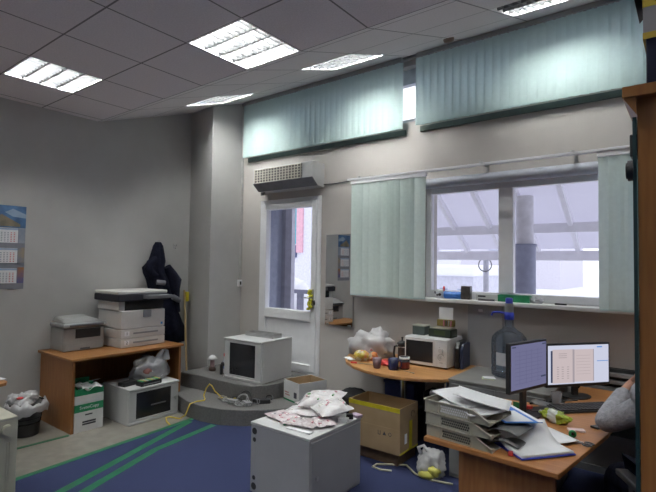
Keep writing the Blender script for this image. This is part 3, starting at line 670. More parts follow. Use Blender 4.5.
obj('bottle', MB().lathe([(.035,0),(.037,.02),(.037,.12),(.015,.16),(.013,.19)]), mat('pale_bottle', (.50,.50,.55), .2), t)
obj('bottle_label', MB().lathe([(.0378,.05),(.0378,.11)],cap=False), mat('label_blue', (.15,.2,.45), .5), t); obj('spray_head', MB().box(-.012,.03,-.012,.012,.19,.225), RED, t, .004)
single('handset', MB().tube([(-.02,0,.0),(-.02,0,.10),(.0,0,.13),(.03,0,.12)], .02, 10), BLACK, 'black handset standing beside the network cabinet on the steps', 'handset', (-4.40,3.70,.332))
# white carton on the lower step
t = thing('white_carton', 'open white carton with a green base line right of the network cabinet', 'box', (-3.585,3.88,.165), R(-15))
m = MB(); shell(m, 0,.30,.0,.36,0,.215); obj('carton', m, [BOXW, CARD], t)
m = MB().box(.006,.294,.006,.0075,.02,.214).box(.006,.294,.3525,.354,.02,.214).box(.006,.0075,.0075,.3525,.02,.214).box(.2925,.294,.0075,.3525,.02,.214); obj('lining', m, CARD, t)
m = MB().box(-.0012,0,0,.36,0,.016).box(0,.30,-.0012,0,0,.016); obj('green_line', m, BOXG, t)
m = MB().box(.02,.10,-.0012,0,.08,.092).box(.03,.12,-.0012,0,.055,.066); obj('red_print', m, mat('pale_red_print', (.45,.20,.18), .6), t)
obj('code_print', MB().box(.20,.255,-.0012,0,.05,.11), INK, t); obj('tape_corner', MB().box(.285,.30,-.0015,0,.15,.215), PAPER, t)
# cables and adapters on the lower step
t = tag(obj('yellow_cable', MB().tube([(-3.93,3.50,.185),(-4.0,3.47,.172),(-4.08,3.44,.171),(-4.16,3.40,.24),(-4.19,3.38,.30),(-4.23,3.38,.31),(-4.27,3.37,.26),(-4.26,3.33,.19),(-4.20,3.30,.171),(-4.16,3.26,.172),(-4.19,3.19,.17),(-4.20,3.11,.16),(-4.22,3.07,.05),(-4.26,3.03,.014),(-4.33,3.02,.012),(-4.40,3.00,.012),(-4.40,2.96,.012),(-4.30,2.90,.012),(-4.18,2.86,.012)], .007, 6), mat('yellow_cable', (.60,.44,.05), .5)),
        'yellow cable trailing from the lower step to the floor', 'cable')
pts = [((-4.00,3.56),.3,(.08,.03,.025),BLACK,'slim black adapter at the left of the cable heap on the step'),((-3.86,3.40),.2,(.05,.03,.03),MGREY,'grey connector at the front of the cable heap on the step'),
       ((-3.70,3.45),-.4,(.06,.035,.03),MGREY,'large grey adapter at the right of the cable heap on the step'),((-3.62,3.62),.9,(.06,.035,.03),BLACK,'black power adapter at the far right of the cable heap'),((-3.68,3.58),.3,(.045,.03,.03),BLACK,'black power adapter lying behind the grey adapter on the step')]
for (x,y),a,(sx,sy,sz),mt,lb in pts:
    t = thing('power_adapter', lb, 'adapter', (x,y,.165), a, 'adapters on the lower step')
    obj('case', MB().box(-sx,sx,-sy,sy,0,sz*1.4), mt, t, .005); obj('pin', MB().box(sx,sx+.02,-.012,-.006,sz*.6,sz*.8).box(sx,sx+.02,.006,.012,sz*.6,sz*.8), STEEL, t)
def coil(cx, cy, r_, n, z0, seed, tilt=0):
    random.seed(seed); P = []
    for k in range(n*14):
        a = 2*math.pi*k/14; rr = r_*(1+.25*math.sin(k*.7+seed)); P.append((cx+rr*math.cos(a), cy+rr*math.sin(a)*.7, z0+.012+.010*abs(math.sin(k*.9))+tilt*max(0, math.sin(a))*r_))
    return P
for (cx,cy,r_,n,tl,mt,lb) in ((-3.90,3.46,.07,2,.3,BLACK,'black cable coil in the middle of the heap on the step'),(-3.78,3.44,.08,2,.9,mat('grey_cable',(.20,.20,.20),.5),'grey cable loop standing up in the heap on the step'),(-3.84,3.38,.06,2,.2,mat('grey_green_cable',(.09,.10,.09),.5),'grey-green cable coil at the front edge of the step'),(-3.80,3.49,.09,1,1.1,BLACK,'tall black cable loop at the back of the heap on the step'),(-3.95,3.38,.05,2,.15,MGREY,'small grey cable coil at the left of the heap on the step'),(-3.68,3.52,.06,2,.4,DGREY,'dark cable coil between the adapters on the step'),(-4.06,3.42,.045,2,.2,mat('beige_cable',(.25,.22,.17),.5),'beige cable coil at the far left of the heap'),(-3.74,3.37,.05,2,.25,mat('pale_cable',(.24,.24,.24),.5),'pale cable coil at the front right of the heap on the step'),(-3.63,3.68,.05,1,.8,BLACK,'black cable loop against the upper step beside the carton')):
    single('cable_coil', MB().tube(coil(cx,cy,r_,n,.165,int(r_*1000),tl), .006, 6), mt, lb, 'cable', group='cables on the lower step')
# ================================================================== BIG CABINET IN FRONT
random.seed(11)
t = thing('steel_cabinet', 'large light grey steel cabinet on the carpet, covered with bags of parts', 'cabinet', (-2.55,2.42,.007))
obj('body', MB().box(0,.55,.0,.60,.0,.475), RACK, t, .006)
obj('top_cover', MB().box(-.003,.553,-.003,.603,.475,.493), RACKW, t, .004)
obj('door', MB().box(.55,.556,.015,.585,.02,.462), RACK, t, .003)
obj('lock', MB().cyl((.556,.07,.22),(.564,.07,.22),.011).box(.564,.567,.064,.076,.205,.235), STEEL, t)
for z, r_ in ((.432,.024),(.372,.016),(.105,.016),(.045,.025)): obj('cable_hole', MB().cyl((.038,.0005,z),(.038,-.001,z),r_,20), BLACKM, t)
obj('seam', MB().box(.05,.052,-.0006,0,.0,.475), MGREY, t)
PARTS = [mat('parts_pink', (.74,.70,.71), .25, scale=28, c2=(.60,.48,.50), bump=.5, bscale=55), mat('parts_white', (.80,.79,.80), .22, scale=22, c2=(.68,.63,.64), bump=.4, bscale=45),
         mat('parts_mixed', (.72,.68,.69), .25, scale=36, c2=(.50,.42,.43), bump=.6, bscale=60)]
BIT = [mat('pink_bits', (.62,.30,.35), .4), mat('green_bits', (.15,.35,.16), .4), mat('dark_bits', (.14,.13,.15), .4), mat('pale_bits', (.8,.78,.74), .4)]
def pillow(w_, d_, h, seed):
    m = MB(); n = 14; vs_ = []; fs_ = []
    for t_ in (1, -1):
        for j in range(n+1):
            for i in range(n+1):
                u, v = 2*i/n-1, 2*j/n-1
                e = (1-u**4)*(1-v**4)
                z = h*(.5+.5*t_*e)*1.0 if t_ > 0 else h*.5*(1-e)
                z += .16*h*e*noise.noise(Vector((u*3,v*3,seed)))*(1 if t_ > 0 else .2)
                cr = .02*noise.noise(Vector((u*2,v*2,seed+5)))
                vs_.append((w_/2*u*(1-.06*(1-abs(v)))+cr, d_/2*v*(1-.06*(1-abs(u)))+cr, max(z, 0)))
    S = (n+1)**2; I = lambda i, j, k: k*S+j*(n+1)+i
    for j in range(n):
        for i in range(n): fs_ += [(I(i,j,0),I(i+1,j,0),I(i+1,j+1,0),I(i,j+1,0)), (I(i,j+1,1),I(i+1,j+1,1),I(i+1,j,1),I(i,j,1))]
    return m.add(vs_, fs_, 0, True)
BAGS = [(-2.42,2.62,.0,.26,.18,.035,-12,0,'flat bag of pinkish parts at the left corner of the grey cabinet'),
        (-2.22,2.60,.0,.26,.17,.04,14,2,'bag of pink and dark parts lying at the front edge of the grey cabinet'),
        (-2.11,2.70,.0,.20,.15,.045,-30,0,'bag of pink parts at the front right of the grey cabinet'),
        (-2.36,2.80,.0,.28,.20,.05,25,1,'white bag of parts in the middle of the grey cabinet'),
        (-2.44,2.98,.0,.24,.18,.04,-8,2,'bag of mixed parts at the back left of the grey cabinet'),
        (-2.27,2.90,.06,.34,.24,.10,22,1,'big puffy white bag on top of the heap on the grey cabinet'),
        (-2.12,2.82,.05,.26,.20,.085,62,1,'pale puffy bag leaning over the right side of the heap on the grey cabinet')]
for x,y,z,w_,d_,h,a,mi,lb in BAGS:
    t = thing('parts_bag', lb, 'bag', (x,y,.500+z), (R(8) if z else 0, R(-6) if z else 0, R(a)), 'bags of small parts on the grey cabinet')
    obj('bag', pillow(w_,d_,h,x*9+y), PARTS[mi], t)
    m = MB()
    for q in range(9):
        u, v = random.uniform(-.7,.7), random.uniform(-.7,.7); hh = h*(.5+.5*(1-u**4)*(1-v**4))*.97
        m.box(-.012,.012,-.006,.006,-.004,.004,random.choice((0,0,0,3,3,1,2)),M=Matrix.Translation((w_/2*u,d_/2*v,hh)) @ Matrix.Rotation(random.uniform(0,3),4,'Z'))
    tag(obj('contents', m, BIT, t), kind='stuff')
    obj('bag_seal', MB().box(-w_/2*.96,-w_/2*.93,-d_/2*.9,d_/2*.9,h*.42,h*.55), CLEARF, t)
for k,(x,y,a,mt,lb,s_) in enumerate([(-2.03,2.84,20,PAPER,'small white box at the right edge of the grey cabinet',(.035,.025,.03)),(-2.04,2.93,40,BLACK,'black connector block at the right edge of the grey cabinet',(.025,.02,.035)),
      (-2.03,3.0,-10,mat('lilac',(.45,.35,.45),.5),'lilac packet at the back right of the grey cabinet',(.04,.03,.02)),(-2.30,2.52,65,BOXG,'green tag at the front edge of the grey cabinet',(.02,.008,.012)),(-2.15,2.49,5,PAPER,'white strip lying at the near corner of the grey cabinet',(.10,.018,.010))]):
    single('small_part', MB().box(-s_[0],s_[0],-s_[1],s_[1],0,s_[2]), mt, lb, 'part', (x,y,.500), R(a), bevel=.003)

# ================================================================== CARDBOARD BOX
t = thing('flat_carton', 'flat brown carton lying under the big open cardboard box', 'box', (-2.38,3.44,.007))
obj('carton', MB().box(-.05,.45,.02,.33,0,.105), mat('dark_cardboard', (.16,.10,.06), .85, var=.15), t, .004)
t = thing('cardboard_box', 'big open cardboard box with yellow tape along its rim under the round-fronted table', 'box', (-2.39,3.42,.113))
m = MB(); shell(m, 0,.50,0,.31,0,.37,.007); obj('carton', m, [CARD, CARDIN], t)
m = MB().box(.008,.492,.007,.0085,.02,.365).box(.008,.492,.3015,.303,.02,.365).box(.007,.0085,.01,.30,.02,.365).box(.4915,.493,.01,.30,.02,.365); obj('lining', m, CARDIN, t)
m = MB().box(0,.50,-.0015,0,.335,.371).box(-.0015,0,0,.31,.335,.371).box(.02,.48,.0085,.010,.325,.365); obj('rim_tape', m, YELLOW, t)
m = MB().box(0,.5,-.001,0,.195,.199); obj('flap_line', m, CARDIN, t)
m = MB().box(.5,.5012,.16,.21,.0,.24).box(.5,.5012,.0,.31,0,.014); obj('side_tape', m, YELLOW, t)
obj('sticker', MB().box(.5,.5012,.08,.12,.07,.15), PAPER, t)
m = MB()
m.box(.295,.30,-.001,0,.135,.165).box(.315,.32,-.001,0,.135,.165).box(.295,.32,-.001,0,.13,.135)
m.add([(.34,-.001,.135),(.375,-.001,.135),(.357,-.001,.165)],[(0,1,2)]); m.tube([(.41+.012*math.cos(k*math.pi/8),-.001,.15+.014*math.sin(k*math.pi/8)) for k in range(16)],.0025,4,closed=True)
obj('handling_marks', m, INK, t)
m = MB(); m.tube([(.5015,.22+.03*math.cos(k*math.pi/8),.29+.025*math.sin(k*math.pi/8)) for k in range(16)],.0025,4,closed=True); obj('round_mark', m, mat('faint_ink', (.22,.15,.10), .8), t)

# ================================================================== HALF-ROUND TABLE
t = thing('half_round_table', 'round-fronted wooden table with a chrome leg against the window wall', 'table', (-2.2,4.0,0))
pl = [(-2.84,4.385),(-2.85,4.20),(-2.83,4.03),(-2.76,3.87),(-2.64,3.72),(-2.48,3.60),(-2.30,3.525),(-2.10,3.49),(-1.92,3.505),(-1.76,3.57),(-1.64,3.66),(-1.56,3.75),(-1.56,4.385)]
obj('tabletop', MB().prism([(x+2.2,y-4.0) for x,y in pl], .692,.72), WOODL, t, .006)
obj('leg', MB().cyl((.08,-.10,.0),(.08,-.10,.692),.026,20), CHROME, t); obj('leg', MB().cyl((.46,-.02,.0),(.46,-.02,.692),.022,20), CHROME, t)
obj('leg_flange', MB().cyl((.08,-.10,.68),(.08,-.10,.692),.05,20), CHROME, t)
# things under the table
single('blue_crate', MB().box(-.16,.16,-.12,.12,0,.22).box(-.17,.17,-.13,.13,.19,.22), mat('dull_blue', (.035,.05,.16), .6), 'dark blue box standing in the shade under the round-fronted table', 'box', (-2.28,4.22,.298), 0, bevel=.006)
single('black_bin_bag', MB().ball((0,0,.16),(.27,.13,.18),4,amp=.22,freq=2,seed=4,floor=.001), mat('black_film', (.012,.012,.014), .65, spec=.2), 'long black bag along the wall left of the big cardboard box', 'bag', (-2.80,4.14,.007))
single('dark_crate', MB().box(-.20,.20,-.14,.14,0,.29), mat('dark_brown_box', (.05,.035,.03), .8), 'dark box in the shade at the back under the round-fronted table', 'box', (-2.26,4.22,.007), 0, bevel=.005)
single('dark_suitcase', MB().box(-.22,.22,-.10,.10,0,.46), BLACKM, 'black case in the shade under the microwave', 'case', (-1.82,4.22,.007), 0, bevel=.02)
# microwave
t = thing('microwave', 'white microwave oven on the round-fronted table', 'microwave', (-2.165,3.99,.72), R(1))
obj('body', MB().box(0,.425,.02,.36,.012,.265), mat('microwave_white', (.66,.66,.67), .35), t, .01)
obj('door', MB().box(.004,.305,.0,.02,.016,.26), mat('microwave_white2', (.68,.68,.69), .35), t, .005)
obj('door_window', MB().box(.018,.285,-.002,.0,.045,.232), DARKGLASS, t)
pn = obj('control_panel', MB().box(.307,.421,.0,.02,.016,.26), bpy.data.materials['microwave_white2'], t, .005)
obj('dial', MB().cyl((.365,.0,.165),(.365,-.018,.165),.021,20), RACKW, pn); obj('dial', MB().cyl((.365,.0,.105),(.365,-.014,.105),.014,20), RACKW, pn)
obj('dial_marks', MB().tube([(.365+.03*math.cos(a*math.pi/7),-.001,.105+.03*math.sin(a*math.pi/7)) for a in range(11)],.0018,4).box(.35,.38,-.001,0,.055,.06).box(.345,.355,-.001,0,.19,.194), MGREY, pn)
for x,y in ((.04,.06),(.385,.06),(.04,.32),(.385,.32)): obj('foot', MB().cyl((x,y,0),(x,y,.014),.014,12), BLACK, t)
Z = .986
t = thing('glass_box', 'grey-green glass box on the left of the microwave top', 'box', (-2.08,4.17,Z))
obj('case', MB().box(-.065,.06,-.06,.06,0,.080), mat('grey_green_glass', (.08,.10,.095), .15), t, .004); obj('lid', MB().box(-.068,.063,-.063,.063,.080,.090), mat('pale_lid', (.35,.36,.30), .5), t, .003)
t = thing('green_box', 'dark green box with a paper on it on the microwave', 'box', (-1.865,4.17,Z), R(-2))
obj('case', MB().box(-.11,.115,-.07,.07,0,.075), mat('dark_green_plastic', (.014,.024,.014), .35), t, .006); obj('front_label', MB().box(-.05,.06,-.072,-.07,.02,.06), mat('green_label', (.03,.05,.012), .5), t)
single('paper_slip', MB().sheet(.19,.11,lambda u,v:.004+.01*u*u,6,6), mat('yellowed_paper',(.50,.46,.36),.7), 'yellowish paper slip lying on the dark green box', 'paper', (-1.855,4.17,Z+.073), R(-6))
t = thing('card_holder', 'olive card box holding pens and a tall white card on the microwave stack', 'card box', (-1.84,4.19,Z+.101))
obj('box', MB().box(-.08,.08,-.025,.03,-.005,.055), mat('olive_card', (.20,.15,.035), .6), t, .003); obj('white_card', MB().box(-.075,.06,.015,.02,.055,.165), PAPER, t)
m = MB()
for k in range(4): m.cyl((-.01+.022*k,-.026,.0),(-.008+.024*k,-.03,.05),.006,8,k%3)
obj('pens', m, [mat('pink_pen',(.5,.15,.25),.4), INK, LGREY], t)
# right of the microwave
for k,(x,w_,mt,lb) in enumerate([(-1.71,.045,BLACK,'black thick folder standing right of the microwave'),(-1.665,.03,mat('dark_blue_folder',(.02,.03,.08),.5),'dark blue folder standing at the right end of the table')]):
    t = thing('folder', lb, 'folder', (x,4.20,.72), R(4), 'folders beside the microwave')
    obj('cover', MB().prof([(-.09,0),(.12,0),(.12,.24-.02*k),(-.04,.24-.02*k),(-.09,.18)], -w_/2, w_/2), mt, t, .01)
    obj('pages', MB().box(-w_/2*.7,w_/2*.7,-.06,.118,.01,.235-.02*k), LGREY, t)
# left part of the table
t = thing('carrier_bag', 'white carrier bag with red print on the left of the round-fronted table', 'bag', (-2.62,4.12,.721))
m = MB().ball((0,0,.10),(.22,.13,.135),4,amp=.42,freq=1.9,seed=8,floor=.0).ball((.08,.02,.16),(.10,.07,.11),3,amp=.5,freq=2,seed=12).ball((-.16,-.02,.09),(.08,.07,.09),3,amp=.5,freq=2,seed=14); obj('bag_body', m, FILM, t)
m = MB().ball((.13,-.065,.10),(.05,.012,.035),3,amp=.5,freq=4,seed=1).ball((.06,-.10,.06),(.05,.02,.03),2,amp=.5,seed=3); obj('red_print', m, mat('soft_red_print', (.60,.15,.14), .6), t)
single('red_packet', pillow(.16,.11,.045,4.0), RED, 'red food packet behind the glass on the round-fronted table', 'packet', (-2.27,3.83,.72), R(-20))
single('gold_packet', MB().ball((0,0,.04),(.075,.05,.05),3,amp=.5,freq=2.5,seed=21,floor=.0), spotted('gold_wrap',[(.50,.40,.05),(.62,.58,.45),(.40,.28,.05),(.60,.30,.12)],30,.3), 'crumpled gold and white packet in front of the white carrier bag', 'packet', (-2.56,3.86,.72))
single('orange_packet', MB().ball((0,0,.04),(.045,.035,.045),3,amp=.4,freq=2.5,seed=22,floor=.0), spotted('orange_wrap',[(.60,.20,.05),(.62,.50,.35),(.45,.10,.04)],30,.3), 'small orange packet beside the gold packet', 'packet', (-2.46,3.92,.72))
single('white_wrapper', MB().sheet(.15,.06,lambda u,v:.008+.012*abs(math.sin(9*u)),10,4), PAPER, 'flat pale wrapper at the left rim of the round-fronted table', 'wrapper', (-2.66,3.80,.72), R(-30))
t = thing('knife', 'table knife with a red handle near the front of the round-fronted table', 'knife', (-2.50,3.70,.721), R(20))
obj('handle', MB().tube([(-.06,0,.008),(.0,0,.008)],.008,8), RED, t); obj('blade', MB().box(0,.15,-.008,.008,.004,.007), STEEL, t)
t = thing('drinking_glass', 'pinkish drinking glass at the front of the round-fronted table', 'glass', (-2.265,3.67,.72))
PG = mat('pink_glass', (.34,.20,.22), .12, var=.05); PG.node_tree.nodes['Principled BSDF'].inputs['Transmission Weight'].default_value = .5
obj('bowl', MB().lathe([(.030,0),(.034,.02),(.043,.088),(.040,.088),(.031,.015),(.0,.012)],n=24), PG, t)
def mug(name, label, loc, mt, r_, h, ha, band=None, inner=None):
    t = thing(name, label, 'mug', loc, 0)
    obj('cup', MB().lathe([(r_*.94,0),(r_,.008),(r_,h),(r_-.004,h),(r_-.005,.01),(0,.008)],n=28), mt, t)
    c, s_ = math.cos(ha), math.sin(ha)
    obj('handle', MB().tube([(c*(r_-.003+q),s_*(r_-.003+q),z) for q,z in ((0,h*.82),(.020,h*.84),(.033,h*.65),(.033,h*.4),(.018,h*.2),(0,h*.2))],.006,8), mt, t)
    if band: obj('band', MB().lathe([(r_+.0008,h*.12),(r_+.0008,h*.62)],n=28,cap=False), band, t)
    return t
mug('navy_mug', 'dark blue mug at the front of the round-fronted table', (-2.12,3.71,.72), mat('navy_glaze',(.012,.015,.06),.2), .046,.10, R(10))
mug('patterned_mug', 'black mug with white rim and red band in front of the microwave', (-2.06,3.80,.72), mat('black_glaze',(.03,.03,.03),.25), .046,.105, R(150), mat('red_band',(.20,.03,.025),.4))
m = MB().lathe([(.0465,.088),(.048,.095),(.048,.107),(.041,.107)],n=28,cap=False); bpy.data.objects['patterned_mug']; obj('rim', m, PAPER, bpy.data.objects['patterned_mug'])
t = thing('coffee_press', 'glass coffee press with a black handle left of the microwave', 'coffee press', (-2.225,4.06,.72))
obj('jar', MB().lathe([(.040,.0),(.042,.01),(.042,.17)],n=24), mat('coffee_glass',(.06,.045,.04),.08), t)
obj('lid', MB().lathe([(.05,.17),(.05,.185),(.02,.20),(.008,.20),(.008,.225),(.014,.23),(.0,.24)],n=24), BLACK, t)
obj('band', MB().lathe([(.049,.02),(.049,.03)],n=24,cap=False).lathe([(.049,.14),(.049,.15)],n=24,cap=False), CHROME, t)
obj('handle', MB().tube([(-.040,-.02,.15),(-.066,-.03,.145),(-.072,-.03,.08),(-.062,-.03,.02)],.009,8), BLACK, t)
single('teaspoon', MB().tube([(-.06,0,.004),(.03,0,.005)],.003,6).ball((.045,0,.005),(.018,.012,.004),2), STEEL, 'teaspoon lying in front of the patterned mug', 'spoon', (-1.96,3.70,.72), R(-15))

# ================================================================== SILL
SZ = 1.331; SY = 4.33
t = thing('cow_mug', 'white mug with black spots and a red detail on the window sill', 'mug', (-1.965,SY,SZ))
obj('cup', MB().lathe([(.034,0),(.043,.03),(.045,.08),(.041,.083),(.0,.07)],n=24), PAPER, t)
obj('spots', MB().ball((-.035,-.025,.055),(.012,.012,.016),2).ball((.015,-.042,.035),(.016,.006,.014),2).ball((-.01,-.042,.03),(.01,.006,.01),2), BLACK, t); obj('red_ear', MB().ball((.045,-.01,.09),(.012,.01,.028),2), RED, t)
single('blue_roll', MB().cyl((-.08,0,.034),(.08,.01,.034),.034,20), LBLUE, 'bright blue roll lying on the window sill', 'roll', (-1.83,SY-.01,SZ))
single('dark_tin', MB().box(-.044,.044,-.03,.03,0,.125), mat('dark_tin',(.07,.06,.055),.35,var=.4,scale=25), 'dark tall tin on the window sill', 'tin', (-1.70,SY,SZ), 0, bevel=.006)
t = thing('white_tray', 'low white box with dark print on the window sill', 'box', (-1.51,SY+.03,SZ)); obj('tray', MB().box(-.10,.10,-.03,.03,0,.055), BOXW, t, .004); obj('print', MB().box(-.08,-.01,-.031,-.03,.03,.045), INK, t)
single('grey_marker', MB().cyl((-.075,0,.009),(.075,-.005,.009),.009,10), DGREY, 'dark marker lying in front of the white box on the sill', 'pen', (-1.50,SY-.03,SZ))
t = thing('green_tray', 'green plastic tray on the window sill behind the bottle pump', 'tray', (-1.265,SY+.01,SZ)); m = MB(); shell(m,-.135,.135,-.04,.04,0,.06,.006,0); obj('tray', m, mat('green_plastic',(.02,.23,.10),.4), t)
obj('contents', MB().box(-.10,.02,-.03,.03,.02,.055), BLUE, t)
single('white_crumple', MB().ball((0,0,.022),(.06,.035,.026),3,amp=.4,freq=3,seed=9,floor=0), CLEARF, 'crumpled clear wrapper beside the green tray on the sill', 'wrapper', (-1.085,SY,SZ))
single('dark_remote', MB().box(-.045,.045,-.015,.015,0,.014), BLACK, 'small dark remote on the right part of the window sill', 'remote', (-.885,SY-.02,SZ), R(-5), bevel=.004)
single('wall_sticker', MB().box(-.02,.02,-.001,0,-.012,.012), PAPER, 'small white sticker on the grey panel under the sill', 'sticker', (-1.58,D-.031,1.235))

# ================================================================== LOW CABINET + BOTTLE
t = thing('low_cabinet', 'low grey steel cabinet carrying the water bottle', 'cabinet', (-1.54,3.57,.007))
obj('body', MB().box(0,.73,0,.60,0,.735), mat('grey_steel',(.19,.19,.19),.5), t, .006); obj('top', MB().box(-.006,.736,-.006,.606,.735,.753), mat('grey_top',(.21,.205,.195),.45,var=.1,scale=5), t, .004)
for k in range(2): 
    dr = obj('door', MB().box(.02+.35*k,.36+.35*k,-.012,0,.03,.72), bpy.data.materials['grey_steel'], t, .003); obj('door_handle', MB().box(.325+.06*k,.337+.06*k,-.03,-.012,.36,.46), STEEL, dr)
t = thing('water_bottle', 'large clear blue-grey water bottle with a blue pump on the low cabinet', 'bottle', (-1.20,3.97,.76))
WB = glass('bottle_plastic', (.66,.74,.84), .16, .08)
obj('bottle_body', MB().lathe([(.0,.006),(.11,.0),(.135,.012),(.137,.06),(.132,.075),(.137,.09),(.137,.17),(.132,.18),(.137,.19),(.137,.275),(.132,.31),(.105,.345),(.06,.375),(.036,.40),(.034,.47)],n=36), WB, t)
obj('bottle_label', MB().add([(.1385*math.cos(a),.1385*math.sin(a),z) for z in (.10,.20) for a in [R(-118+6*k) for k in range(8)]],[(k,k+1,k+9,k+8) for k in range(7)],0,True), mat('pale_label',(.50,.52,.56),.5), t)
obj('pump_collar', MB().lathe([(.036,.455),(.038,.46),(.038,.505),(.030,.515)],n=24), BLUE, t)
obj('pump_barrel', MB().lathe([(.033,.515),(.033,.585)],n=24), LGREY, t); obj('pump_top', MB().lathe([(.028,.585),(.028,.625),(.02,.63)],n=24), BLUE, t)
obj('spout', MB().tube([(-.03,-.0,.505),(-.09,-.015,.51),(-.125,-.02,.505),(-.135,-.022,.48)],.008,8), BLUE, t)
t = thing('sticky_notes', 'pad of yellowish sticky notes on the low grey cabinet', 'notes', (-1.30,3.76,.76), R(25)); 
for k in range(3): obj('note', MB().box(-.045+.006*k,.045+.004*k,-.04,.035,.004*k,.004*k+.0035), (mat('pale_yellow_note',(.68,.66,.42),.7),mat('pale_green_note',(.55,.66,.50),.7),PAPER)[k], t, rot=R(6*k-6))
single('white_shopping_bag', MB().ball((0,0,.085),(.10,.09,.11),4,amp=.4,freq=2,seed=31,floor=.001), FILM, 'white shopping bag on the carpet beside the desk panel', 'bag', (-1.655,3.50,.007))
bagy = bpy.data.objects['white_shopping_bag']; obj('yellow_content', MB().ball((.05,-.06,.06),(.05,.04,.04),3,amp=.3,freq=2,seed=2,floor=.002).ball((.0,-.085,.03),(.06,.04,.03),2,amp=.3,seed=5,floor=.002), mat('yellow_film',(.62,.58,.12),.5), bagy, label='yellow packet showing in the bag')
obj('bag_handle', MB().tube([(-.06,-.05,.16),(-.08,-.06,.21),(-.04,-.05,.23),(-.01,-.04,.19)],.014,8), FILM, bagy)
single('floor_cable', MB().tube([(-1.45,3.44,.014),(-1.6,3.40,.014),(-1.75,3.42,.014),(-1.88,3.52,.014),(-2.0,3.44,.014),(-2.08,3.38,.014),(-2.08,3.32,.014),(-2.0,3.31,.014),(-1.92,3.35,.014)],.008,6), mat('cream_cable',(.50,.47,.33),.5), 'cream cable curling on the carpet in front of the cardboard box', 'cable')
single('metal_fitting', MB().box(-.03,.03,-.02,.02,0,.05).cyl((-.05,0,.05),(.06,0,.05),.018,12).cyl((-.03,0,.02),(-.03,0,.08),.014,12), STEEL, 'chrome fitting sticking up behind the cardboard box', 'fitting', (-1.82,3.93,.467), R(10))
# ================================================================== WORK DESK
random.seed(5)
t = thing('work_desk', 'orange wood corner desk with monitors, trays and papers', 'desk', (-1.19,2.42,0))
dp = [(-1.19,2.42),(-.50,2.375),(-.40,3.13),(-.385,3.50),(.55,3.55),(.55,4.24),(-.73,4.24),(-.73,3.52),(-1.19,3.46)]
obj('tabletop', MB().prism([(x+1.19,y-2.42) for x,y in dp], .68,.705), WOOD, t, .004)
obj('side_panel', MB().box(.19,.66,.03,.055,.007,.68), WOODZ, t); obj('side_panel', MB().box(1.70,1.725,1.10,1.80,.007,.68), WOODZ, t)
obj('back_panel', MB().box(.48,1.70,1.78,1.80,.48,.68), WOODZ, t)
obj('leg', MB().cyl((.06,.9,.007),(.06,.9,.68),.025,16), STEEL, t)
DZ = .706
# monitors
def monitor(label, a, b, zb, zt, screen_mat, stand):
    a, b = Vector(a), Vector(b); L = (b-a).length; ang = math.atan2(b.y-a.y, b.x-a.x)
    t = thing('monitor', label, 'monitor', (a.x,a.y,DZ), ang, 'computer monitors')
    h0, h1 = zb-DZ, zt-DZ
    obj('housing', MB().box(0,L,.0,.03,h0,h1), BLACK, t, .006)
    s = obj('screen', MB().box(.014,L-.014,-.002,0,h0+.022,h1-.014), screen_mat, t)
    obj('stand_neck', MB().box(L/2-.025,L/2+.025,.03,.055,.01,h0+.12), BLACK, t, .006)
    obj('stand_base', MB().prism([(L/2+.11*math.cos(k*math.pi/12),.03+.085*math.sin(k*math.pi/12)) for k in range(24)],0,.012), BLACK, t, .003)
    return t, s, L, h0, h1
SCR1 = emit('blue_white_screen', (.25,.25,.44), 0.391)
SCR2 = emit('white_screen', (.72,.75,.92), 0.504)
LINE1 = emit('screen_lines', (.20,.20,.37), 0.378); DARKS = emit('screen_dark', (.10,.12,.22), 0.315); SCB = emit('screen_blue', (.15,.35,.80), 0.504)
PAGE = emit('screen_page', (.66,.56,.57), 0.535); PAGE2 = emit('screen_page_shade', (.52,.46,.50), 0.441); PTXT = emit('screen_text', (.56,.48,.50), 0.441)
t, s, L, h0, h1 = monitor('left monitor showing a pale document, turned to the right', (-.890,2.955), (-.772,3.35), .869, 1.176, SCR1, 0)
m = MB(); y = -.003
for k in range(9): m.box(.05,L-.06,y,y+.001,h1-.06-.024*k,h1-.058-.024*k)
for x in (.10,.17,.23,.30): m.box(x,x+.002,y,y+.001,h0+.05,h1-.05)
obj('screen_lines', m, LINE1, s); obj('screen_bar', MB().box(L-.075,L-.02,y,y+.001,h0+.07,h0+.08).box(.018,.06,y,y+.001,h1-.03,h1-.022).box(L-.06,L-.018,y,y+.001,h1-.03,h1-.022), DARKS, s)
t, s, L, h0, h1 = monitor('right monitor showing an open scanned book', (-.842,3.635), (-.505,4.065), .788, 1.098, SCR2, 0)
y = -.003
obj('book_edge', MB().box(.035,.05,y,y+.001,h0+.035,h1-.05), DARKS, s)
obj('book_page', MB().box(.05,.225,y,y+.001,h0+.03,h1-.042), PAGE, s); obj('book_page', MB().box(.225,.40,y,y+.001,h0+.035,h1-.045), PAGE2 if False else PAGE, s)
obj('book_gutter', MB().box(.218,.234,y-.0005,y+.001,h0+.03,h1-.044).box(.395,.402,y-.0005,y,h0+.035,h1-.045), PAGE2, s)
m = MB()
for k in range(6):
    for x in (.085,.125,.17): m.box(x,x+.018,y-.0006,y,h0+.06+.016*k,h0+.066+.016*k)
for k in range(3): m.box(.10,.17,y-.0006,y,h1-.075-.014*k,h1-.07-.014*k)
for k in range(7): m.box(.25,.37,y-.0006,y,h1-.09-.022*k,h1-.088-.022*k)
obj('printed_lines', m, PTXT, s); obj('screen_bar', MB().box(.43,.475,y,y+.001,h1-.035,h1-.026).box(.43,L-.018,y,y+.001,h1-.135,h1-.13), SCB, s)
